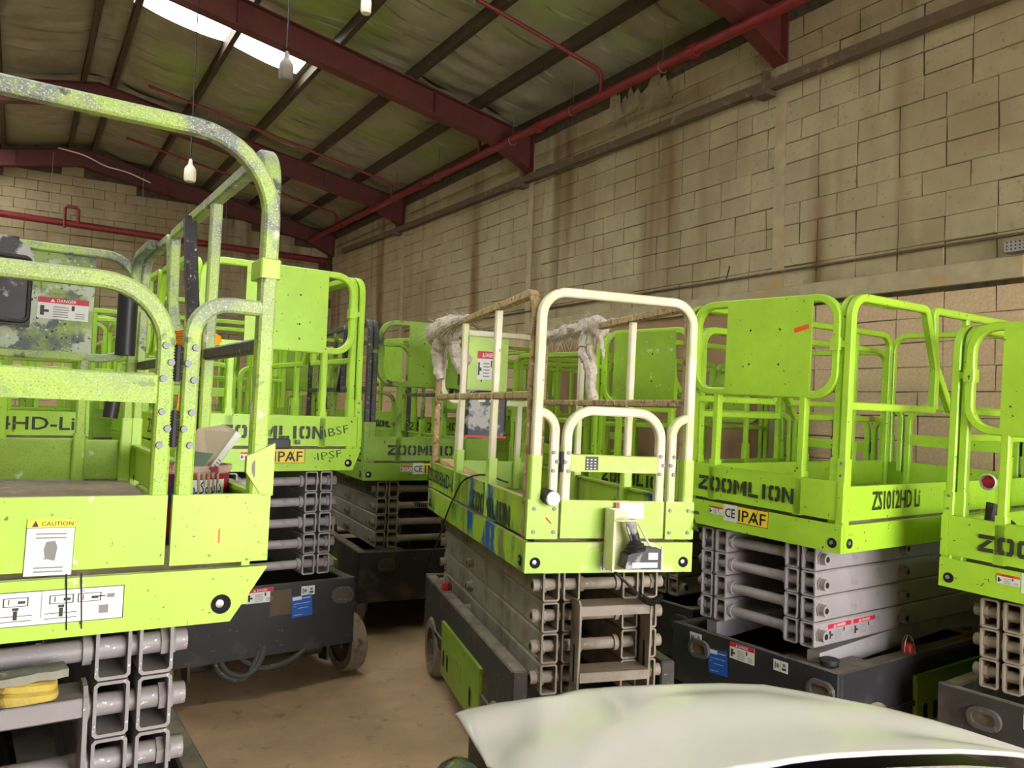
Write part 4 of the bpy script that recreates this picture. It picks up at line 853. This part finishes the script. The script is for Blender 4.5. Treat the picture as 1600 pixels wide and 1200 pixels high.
b = MB(MuC); F = frame('left', -1.0, -.10, .4025); b.box(-.008, -.03, 0, .008, .03, .001, 0, F); b.lathe([(.016, .001), (0, .001)], 12, 0, F @ Matrix.Translation((.045, -.015, 0))); Bq(b, 'side_slots', 'dark', kid(LC, 'apron', 2))
F = frame('gate', -.015, -.10, 1.1012); decal('sign_sticker', kid(LC, 'apron', 0), MuC, F, .075, .085, 'white', [(.12, .1, .18, .8, 'ink'), (.3, .85, .9, .9, 'ink'), (.4, .5, .8, .7, 'inkgrey'), (.35, .1, .55, .4, 'ink'), (.65, .1, .8, .35, 'ink')], polys=[([(.12, .8), (.18, .8), (.32, .9), (.28, .9)], 'ink')])
b = MB(MuC); b.add([(-.40, -1.1012, .09), (-.395, -1.1012, .095), (-.37, -1.1012, .07), (-.373, -1.1012, .065)], [(0, 3, 2, 1), (0, 1, 2, 3)], 0, Matrix.Translation((.08, 0, 0))); Bq(b, 'orange_scratch', 'orange', kid(LC, 'corner_plate', 0))
# --- lift E: round lamp with red star shape, dark box behind
b = MB(MuE); b.lathe([(0, 0), (.035, 0), (.04, .012), (.034, .02)], 18, 0, frame('panel', -.37, .36, 1.1-.10)); sl = Bq(b, 'round_reflector', 'white', LE)
b = MB(MuE); b.add([((.028 if i % 2 == 0 else .012)*math.cos(R(90+36*i)), (.028 if i % 2 == 0 else .012)*math.sin(R(90+36*i)), .0215) for i in range(10)], [tuple(range(10))], 0, frame('panel', -.37, .36, 1.1-.10)); b.lathe([(.03, .021), (0, .021)], 12, 0, frame('panel', -.37, .36, 1.1-.12)); Bq(b, 'red_star', 'red', sl)
b = MB(MuE); b.cyl((.36, 1.0, .17), (.355, .98, .26), .022, .03, 10); b.pipe(bez([(.36, .99, .19), (.33, .98, .17), (.30, .97, .19), (.27, .96, .17)], 6), .014, 8); Bq(b, 'cable_plug', 'rubber', LE)
b = MB(MuE); b.box(-.12, .93, .30, .10, 1.04, .58, c=.015); Bq(b, 'control_box', 'plast', LE)
# ------------------------------------------------------------------ loose things
def place(name, label, cat, loc, rz=0):
    e = empty(name, loc, rz); tag(e, label, cat); return e
# paint pail in the gateway of A
pz_ = 1.366
e = place('paint_pail', 'dark red paint pail with dripped label standing in the foreground lift gateway', 'bucket', (.432, 2.42, pz_-.008)); e.scale = (1.14, 1.14, 1.1)
b = MB(); b.lathe([(0, .002), (.078, .002), (.081, .01), (.086, .178), (.090, .18), (.090, .19), (.085, .192), (.082, .18), (.078, .02), (0, .018)], 28); b.build('pail_body', M['bucketred'], e)
b = MB(); b.lathe([(.0865, .174), (.0915, .18), (.0915, .193), (.082, .1935), (.081, .165), (.0, .16)], 28)
for a_, l in ((268, .09), (276, .035), (284, .11), (291, .05), (300, .03), (256, .04), (240, .06)):
    a = R(a_); r = .0865; b.pipe([(r*math.cos(a), r*math.sin(a), .178), (r*.995*math.cos(a+.02), r*.995*math.sin(a+.02), .178-l*.6), (r*.98*math.cos(a+.03), r*.98*math.sin(a+.03), .178-l)], [.004, .003, .002], 6)
b.build('paint_crust', M['drip'], e)
b = MB(); vs = []; n = 10
for i in range(n+1):
    a = R(252+64*i/n); 
    for z in (.07, .160): r = .0815+.0045*(z/.178)+.001; vs.append((r*math.cos(a), r*math.sin(a), z))
b.add(vs, [(2*i, 2*i+2, 2*i+3, 2*i+1) for i in range(n)]); lb = b.build('paper_label', M['white'], e)
b = MB(); vt, ft = text_geo('\ufeae\ufef4\ufedb\ufeed\ufeae\ufef3\ufe8d\ufea9', .01)
if vt:
    x0 = min(p[0] for p in vt); x1 = max(p[0] for p in vt); y0 = min(p[1] for p in vt); y1 = max(p[1] for p in vt); vv = []
    for p in vt:
        a = R(258+50*(p[0]-x0)/(x1-x0)); z = .115+.045*(p[1]-y0)/(y1-y0); r = .0815+.0045*(z/.178)+.0024; vv.append((r*math.cos(a), r*math.sin(a), z))
    b.add(vv, ft); b.build('lettering', M['navy'], lb, smooth=False)
# carton leaning out of the pail
e = place('paper_packet', 'flattened paper packet with green print leaning out of the paint pail', 'packet', (.425, 2.42, pz_+.19)); e.scale = (1.14, 1.14, 1.14)
b = MB(); A0 = [(-.045, .0, .0), (.03, -.06, .0), (.105, -.035, .105), (.095, .01, .125), (.04, .03, .105)]
b.add([(-.05, .01, -.01), (.02, -.062, -.01), (.098, -.040, .098), (.082, .022, .112), (.02, .04, .10)], [(0, 1, 2, 3, 4)], 0); b.add([(.02, -.062, -.012), (.028, -.070, -.02), (.108, -.046, .088), (.098, -.040, .098)], [(0, 1, 2, 3)], 1)
b.v = [Vector(v) for v in b.v]
o = b.build('carton', [M['kraft'], M['white']], e, smooth=False); sm = o.modifiers.new('thick', 'SOLIDIFY'); sm.thickness = .004
b = MB(); b.add([(-.030, -.012, -.0025), (.014, -.058, -.0025), (.045, -.050, .0385), (.0, .0, .042)], [(0, 1, 2, 3)]); o2 = b.build('green_print', M['greenprint'], e, smooth=False); o2.location = (-.0018, -.001, .0035)
b = MB(); c0 = Vector((.028, -.070, -.02)); ux = Vector((.08, .024, .108)); uy = Vector((-.008, .008, .008)); nn_ = Vector((.001, -.004, -.001))
b2 = MB()
for i in range(4): b2.add([c0+ux*(.2+i*.06)+uy*.15+nn_*.7, c0+ux*(.2+i*.06)+uy*.85+nn_*.7, c0+ux*(.225+i*.06)+uy*.85+nn_*.7, c0+ux*(.225+i*.06)+uy*.15+nn_*.7], [(0, 1, 2, 3)])
b2.build('print_lines', M['inkgrey'], e, smooth=False)
# caulking hook hung beside the post
e = place('brush_hook', 'rusty hooked brush handle hanging by the foreground lift post', 'tool', (.50, 2.75, 1.56))
b = MB(); b.pipe(bez([(0, 0, 0), (.0, 0, .05), (.012, 0, .085), (.035, 0, .092), (.05, 0, .07)], 6), .006, 8); b.build('hook', M['galv'], e); b = MB(); b.cyl((0, 0, -.05), (0, 0, .0), .018, .010, 12); b.build('handle', M['girt'], e)
# yellow sponge under a plaster board scrap on the ladder step of A
zst = 1.366-.6*math.sin(R(.8))-.27-.02
cA = LA.matrix_basis
def onA(x, y, z): return cA @ Vector((x, y, z))
q = onA(.085, -1.085, zst); e = place('sponge', 'folded yellow sponge lying on the foreground lift ladder step', 'sponge', q, R(8))
b = MB(); nx = 10; vs = []
def ring2(z, k): return [(math.cos(t)*abs(math.cos(t))**-.35*.062*k*(1+.06*math.sin(3*t)) if abs(math.cos(t)) > .02 else 0, math.sin(t)*abs(math.sin(t))**-.35*.042*k*(1+.08*math.cos(2*t+1)) if abs(math.sin(t)) > .02 else 0, z+.004*math.sin(2*t)*(z > .003)) for t in [2*math.pi*i/28 for i in range(28)]]
rg_ = [ring2(0, .92), ring2(.006, 1.02), ring2(.018, 1.0), ring2(.023, .86), ring2(.028, .98), ring2(.040, .94), ring2(.045, .8)]
vs = [p for r_ in rg_ for p in r_]; b.add(vs, [(k*28+i, k*28+(i+1) % 28, (k+1)*28+(i+1) % 28, (k+1)*28+i) for k in range(6) for i in range(28)]+[tuple(range(27, -1, -1)), tuple(6*28+i for i in range(28))]); b.build('sponge_body', M['sponge'], e)
q2 = onA(.085, -1.09, zst+.0475); e = place('plaster_board_scrap', 'crusted grey board scrap lying on top of the yellow sponge', 'board', q2, R(8))
b = MB(); vs = []; n = 12
for k, z in enumerate((0, .018)):
    for i in range(n+1):
        x = -.075+.15*i/n; vs += [(x, -.035+.004*noise.noise((x*40, 1, 0)), z+.003*noise.noise((x*30, k, 0))+.002*i/n), (x, .03+.004*noise.noise((x*40, 5, 0)), z+.002*i/n)]
m2 = 2*(n+1); fs = []
for i in range(n):
    a = 2*i; fs += [(a, a+1, a+3, a+2), (m2+a, m2+a+2, m2+a+3, m2+a+1), (a, a+2, m2+a+2, m2+a), (a+1, m2+a+1, m2+a+3, a+3)]
fs += [(0, m2, m2+1, 1), (2*n, 2*n+1, m2+2*n+1, m2+2*n)]
b.add(vs, fs); b.build('board', M['greycloth'], e, smooth=False)
# hank of orange cord on the dark brace of A
e = place('extension_cord', 'orange and yellow cord hank tied round the dark brace of the foreground lift', 'cord', (.505, 2.90, 1.945))
b = MB(); rg = random.Random(9)
for k in range(11):
    dz = (k-5)*.0065; pts = [(-.062, .03, dz*1.2), (-.02, -.052-.003*rg.random(), dz*1.25), (.03, -.06, dz*.9+.008), (.075, -.03, .018+dz*.25), (.07, .03, .02+dz*.2), (0, .06, dz*.8), (-.062, .03, dz*1.2)]
    b.pipe(bez(pts, 6), .0038, 6)
b.build('cord_turns', M['cord'], e)
b = MB(); b.pipe(bez([(.05, -.055, .005), (.02, -.06, -.05), (-.005, -.06, -.11), (.0, -.06, -.16), (-.02, -.06, -.19), (-.04, -.055, -.2)], 8), .0035, 6); b.pipe(bez([(-.06, -.02, -.03), (-.03, -.06, -.075), (.0, -.062, -.105), (.012, -.06, -.15), (-.01, -.06, -.185)], 8), .0035, 6)
b.pipe(bez([(-.05, -.05, -.17), (-.055, -.05, -.25), (-.05, -.05, -.3), (-.07, -.05, -.34)], 8), .0035, 6); b.build('loose_end', M['cord'], e)
# plastic wrap bundles on the handrails of C
cC = LC.matrix_basis @ MuC
def wrap(label, pts, rad, tails, seed):
    rg = random.Random(seed); P0 = Vector(pts[len(pts)//2]); e = place('plastic_wrap', label, 'wrap', P0)
    path = bez([Vector(p)-P0 for p in pts], 16); N = len(path); vs = []; n = 18; fs = []
    d = (path[-1]-path[0]).normalized(); a_ = d.orthogonal().normalized(); b_ = d.cross(a_)
    for i, p in enumerate(path):
        f = i/(N-1); r = rad(f)
        for k in range(n):
            t = 2*math.pi*k/n; rr = r*(1+.28*noise.noise((f*9+seed, math.cos(t)*1.3, math.sin(t)*1.3))+.10*math.sin(f*60+2*t+seed))
            vs.append(p+(a_*math.cos(t)+b_*math.sin(t))*rr)
    for i in range(N-1):
        for k in range(n): fs.append((i*n+k, i*n+(k+1) % n, (i+1)*n+(k+1) % n, (i+1)*n+k))
    fs += [tuple(range(n-1, -1, -1)), tuple((N-1)*n+k for k in range(n))]
    b = MB(); b.add(vs, fs); b.build('wound_wrap', M['wrapm'], e)
    for pts2, r0, r1 in tails:
        p2 = bez([Vector(q)-P0 for q in pts2], 8); b = MB(); m_ = len(p2); b.pipe([p+Vector((noise.noise((i*.4, seed, 0)), noise.noise((i*.4, seed, 5)), 0))*.012 for i, p in enumerate(p2)], [(r0+(r1-r0)*i/(m_-1))*(1+.3*noise.noise((i*.6, seed, 9))) for i in range(m_)], 9); b.build('hanging_tail', M['wrapm'], e)
    b = MB()
    for k in range(170):
        f = rg.random(); p = path[int(f*(N-1))]; t = rg.random()*6.28; o0 = p+(a_*math.cos(t)+b_*math.sin(t))*rad(f)*.8
        v = (a_*math.cos(t)+b_*math.sin(t))*(.03+.07*rg.random())+Vector((rg.uniform(-.03, .03), rg.uniform(-.03, .03), -.02)); b.pipe([o0, o0+v*.6, o0+v+Vector((0, 0, -.03*rg.random()))], [.0016, .0012, .0008], 3)
    b.build('frayed_strands', M['wrapm'], e)['kind'] = 'stuff'
def onC(x, y, z): return cC @ Vector((x, y, z))
xl = -.803/2+.022
wrap('frayed ball of plastic wrap bound on the far left corner of the cream rails', [onC(xl, .30, 1.09), onC(xl, .60, 1.085), onC(xl, .85, 1.07), onC(xl, 1.05, 1.05)], lambda f: .026+.085*max(0, f-.15)**.7, [([onC(xl, .95, 1.02), onC(xl-.02, 1.0, .90), onC(xl, .98, .74)], .07, .035), ([onC(xl+.03, .78, 1.0), onC(xl+.06, .78, .85), onC(xl+.10, .78, .78)], .045, .02), ([onC(xl+.04, 1.04, 1.0), onC(xl+.15, 1.05, .92), onC(xl+.22, 1.05, .88)], .045, .03)], 3)
wrap('long winding of plastic wrap on the right handrail of the cream-railed lift', [onC(-xl, .02, 1.085), onC(-xl, .3, 1.09), onC(-xl, .62, 1.085), onC(-xl, 1.0, 1.08)], lambda f: (.018+1.0*f if f < .05 else .068-.06*f if f < .3 else .042+.012*math.sin(f*40)), [([onC(-xl, .22, 1.06), onC(-xl-.03, .20, .93), onC(-xl+.0, .16, .80), onC(-xl+.015, .15, .56)], .045, .03), ([onC(-xl, .16, 1.06), onC(-xl-.01, .15, .95), onC(-xl+.02, .15, .8)], .03, .02), ([onC(-xl, .06, 1.04), onC(-xl+.02, .05, .96), onC(-xl+.03, .05, .89)], .02, .008)], 8)
# joystick console hung on the gate of C
e = empty('joystick_console'); e.matrix_world = cC @ Matrix.Translation((.04, -1.112, -.07)); tag(e, 'cream joystick control console hooked on the gate of the narrow lift', 'control box')
b = MB(); b.box(-.085, -.10, -.045, -.075, 0, .21); b.box(-.085, -.10, -.05, .15, 0, -.042); b.prism([(-.085, -.045), (.15, -.045), (.15, .06), (.09, .065), (.03, .17), (-.0, .21), (-.085, .21)], 'y', -.012, -.002); b.box(-.085, -.10, .165, .02, -.095, .172)
b.build('bracket', M['cream'], e)
b = MB(); b.pipe([(-.08, -.1, .168), (.012, -.1, .168), (.03, -.1, .155), (.085, -.1, .068), (.10, -.1, .06), (.148, -.1, .058), (.150, -.1, -.045)], .005, 8); b.build('guard_rod', M['cream'], e)
b = MB(); b.prism([(-.02, -.04), (.145, -.04), (.145, .045), (.075, .05), (.03, .035), (-.01, .02)], 'y', -.098, -.02); b.build('switch_face', M['plast'], e)
b = MB(); b.box(.01, -.1, -.035, .13, -.0985, -.012); b.box(.085, -.1, .0, .13, -.0985, .03); b.build('switch_labels', M['white'], e)
b = MB(); b.lathe([(.045, 0), (.048, .012), (.036, .016), (.04, .026), (.026, .034), (.028, .04), (.014, .05)], 18, 0, Matrix.Translation((.035, -.075, .035)) @ Matrix.Rotation(R(-10), 4, 'Y')); b.build('rubber_boot', M['rubber'], e)
b = MB(); JM = Matrix.Translation((.04, -.075, .07)) @ Matrix.Rotation(R(-22), 4, 'Y'); b.lathe([(.016, 0), (.019, .03), (.017, .06), (.023, .085), (.024, .10), (.016, .107), (0, .108)], 16, 0, JM); b.box(-.026, -.006, .01, -.018, .006, .085, 0, JM); b.build('joystick', M['plast'], e)
b = MB(); b.box(-.038, -.006, .165, .10, -.0035, .235); b.build('notice_card', M['white'], e); b = MB(); b.box(-.038, -.0075, .17, -.02, -.006, .235); b.build('red_print', M['red'], e)
b = MB(); b.box(-.078, -.0135, .175, -.042, -.012, .20); b.build('maker_label', M['yellow'], e)
b = MB(); b.cyl((.15, -.05, .0), (.175, -.05, .0), .014, n=14); b.build('socket_cap', M['white'], e)
b = MB(); pts = bez([(-.06, -.06, -.05), (-.03, -.07, -.08), (.03, -.07, -.13), (.07, -.06, -.16)], 8); b.pipe(pts, .006, 8); hx_ = []
for i in range(150):
    f = i/149; c_ = Vector((.07+.12*f, -.06+.02*f, -.16-.03*math.sin(f*3.1)-.01*f)); a = f*2*math.pi*13; hx_.append(c_+Vector((0, math.cos(a)*.014, math.sin(a)*.014)))
b.pipe(hx_, .0035, 6); b.build('coiled_cable', M['blackwire'], e)
# wire looped over the side of C
e = empty('black_wire'); e.matrix_world = cC; tag(e, 'thin black wire trailing over the blue-stained side of the narrow lift', 'wire')
b = MB(); b.pipe(bez([(-.33, -.55, .19), (-.38, -.25, .20), (-.41, .05, .14), (-.415, .25, .02), (-.415, .42, -.10), (-.42, .6, -.28), (-.44, .72, -.42), (-.46, .80, -.56)], 10), .005, 6); b.build('wire', M['blackwire'], e)
e = empty('timber_plank'); e.matrix_world = cC; tag(e, 'raw timber plank propped on the far left toe board of the narrow lift', 'plank')
b = MB(); b.box(-.35, .25, 0, -.27, 1.02, .022, 0, Matrix.Translation((0, 0, .125)) @ Matrix.Rotation(R(3), 4, 'X')); b.build('plank', M['pine'], e)
# coiled black lead under B2
e = place('coiled_lead', 'coiled black lead hanging under the dim lift beside the scissor arms', 'cable', (2.75, 5.72, 1.0))
b = MB(); hx_ = []
for i in range(200):
    f = i/199; c_ = Vector((-.12+.42*f, -.06, .0+.28*max(0, f-.35)**1.4-.02*math.sin(f*6))); a = f*2*math.pi*24; hx_.append(c_+Vector((0, math.cos(a)*.016, math.sin(a)*.016)))
b.pipe(hx_, .004, 5); b.build('coil', M['blackwire'], e)
# ------------------------------------------------------------------ white car bonnet in the foreground
e = place('car', 'white car with a dented bonnet in the lower right foreground', 'car', (1.7, 1.35, 0))
ZH = .90     # outline of the bonnet seen from above: far edge and near edge, in metres
FE = [(1.079, 1.992), (1.138, 2.0), (1.225, 2.0), (1.321, 1.981), (1.406, 1.967), (1.458, 1.977), (1.503, 1.98), (1.613, 1.956), (1.821, 1.886), (1.953, 1.828), (2.065, 1.76), (2.122, 1.668), (2.175, 1.562), (2.238, 1.44), (2.268, 1.321), (2.278, 1.245), (2.286, 1.156), (2.293, 1.063), (2.296, 0.947)]
NE = [(0.995, 1.661), (0.989, 1.612), (0.998, 1.564), (1.03, 1.506), (1.084, 1.458), (1.12, 1.436), (1.16, 1.418), (1.232, 1.394), (1.33, 1.373), (1.418, 1.359), (1.512, 1.347), (1.584, 1.332), (1.656, 1.323), (1.774, 1.294), (1.91, 1.244), (2.008, 1.202), (2.103, 1.157), (2.183, 1.103), (2.303, 1.008)]
def hood_pt(u, v):
    n = len(FE)-1; i = min(int(u*n), n-1); t = u*n-i
    f = Vector(FE[i]).lerp(Vector(FE[i+1]), t); g_ = Vector(NE[i]).lerp(Vector(NE[i+1]), t); p = f.lerp(g_, v)
    s1 = lambda q: 1/(1+math.exp(-q))
    crease = .020*s1((u-.13-.03*math.sin(v*4+.5))*70)+.010*s1((.62-.35*v-u)*40)*s1((v-.02)*60)
    dent = -.016*math.exp(-((u-.52)/.12)**2-((v-.10)/.12)**2)-.010*s1((u-.55-.5*v)*25)*max(0, 1-v)
    buck = .009*math.sin(u*11+v*5)*math.exp(-((v-.3)/.3)**2)
    lip = -.018*max(0, 1-v/.035)-.010*max(0, 1-u/.02)
    e_ = min(1, v/.12)*min(1, u/.03+.2)
    return (p.x-1.7, p.y-1.35, ZH+(dent+crease+buck)*e_-.012*e_+lip*.4)
b = MB(); nu, nv = 72, 30; vs = [hood_pt(i/nu, j/nv) for i in range(nu+1) for j in range(nv+1)]
b.add(vs, [(i*(nv+1)+j, i*(nv+1)+j+1, (i+1)*(nv+1)+j+1, (i+1)*(nv+1)+j) for i in range(nu) for j in range(nv)])
b.f = [f[::-1] for f in b.f]
hd = b.build('bonnet', M['car'], e); hd.data.shade_smooth() if hasattr(hd.data, 'shade_smooth') else None
sm = hd.modifiers.new('sheet', 'SOLIDIFY'); sm.thickness = .012; sm.offset = -1
# near wing beyond the seam, bumper, dark engine bay sides, head lamp, front wheel
def carp(x, y): return (x-1.7, y-1.35)
wing = [(1.481, 1.281), (1.607, 1.283), (1.733, 1.263), (1.904, 1.206), (2.064, 1.135), (2.143, 1.082), (2.253, 0.985)]
b = MB(); vs = []
nrm = Vector((-.36, -.93)); n_ = len(wing)
for (x, y) in wing:
    px_, py_ = carp(x, y)
    for d, z in ((0, ZH-.004), (.02, ZH+.003), (.08, ZH-.01), (.13, ZH-.06), (.16, ZH-.2), (.17, ZH-.5)): vs.append((px_+nrm.x*d, py_+nrm.y*d, z))
b.add(vs, [(i*6+j, i*6+j+1, (i+1)*6+j+1, (i+1)*6+j) for i in range(n_-1) for j in range(5)]); b.build('front_wing', M['car'], e)
def inset(pts, c, f): return [(c[0]+(x-c[0])*f, c[1]+(y-c[1])*f) for x, y in pts]
ring_ = FE+NE[::-1]; c0 = (sum(p[0] for p in ring_)/len(ring_), sum(p[1] for p in ring_)/len(ring_))
poly = [carp(*p) for p in inset(ring_, c0, .95)]
b = MB(); b.prism(poly[::-1], 'z', .30, ZH-.05); b.build('engine_bay', M['carblack'], e)
# outer bumper corner, head lamp, rim and wheel at the left end
A_, B_ = Vector(FE[0]), Vector(NE[0]); dn = (A_-B_).normalized(); ot = Vector((-dn.y, dn.x))
q = [A_-dn*.02+ot*.0, B_-dn*.12+ot*.0, B_-dn*.10+ot*.09, B_+dn*.05+ot*.11, A_-dn*.06+ot*.06]; q = [carp(p.x, p.y) for p in q]
b = MB(); b.prism(q if sum(q[i][0]*q[(i+1)%5][1]-q[(i+1)%5][0]*q[i][1] for i in range(5)) > 0 else q[::-1], 'z', .30, .60); b.build('bumper', M['car'], e)
hp = B_+dn*.10+ot*.035; cx_, cy_ = carp(hp.x, hp.y)
HM = Matrix.Translation((cx_, cy_, .815)) @ Matrix.Rotation(math.atan2(dn.y, dn.x)-R(90), 4, 'Z') @ Matrix.Diagonal((.8, 1.7, .7, 1))
b = MB(); b.lathe([(0, .07), (.03, .066), (.055, .05), (.068, .02), (.07, -.03), (.06, -.06), (0, -.07)], 24, 0, HM); b.build('head_lamp', M['lensglass'], e)
b = MB(); b.lathe([(.071, -.03), (.082, -.03), (.082, .012), (.0705, .012)], 24, 0, HM); b.build('lamp_rim', M['carblack'], e)
b = MB(Matrix.Rotation(R(57), 4, 'Z') @ Matrix.Rotation(R(90), 4, 'Y')); b.lathe([(.18, -.09), (.29, -.1), (.31, -.07), (.31, .07), (.29, .1), (.18, .09), (.17, .0)], 30); wl = b.build('wheel', M['rubber'], e); wl.location = (-.02, -.18, .31)
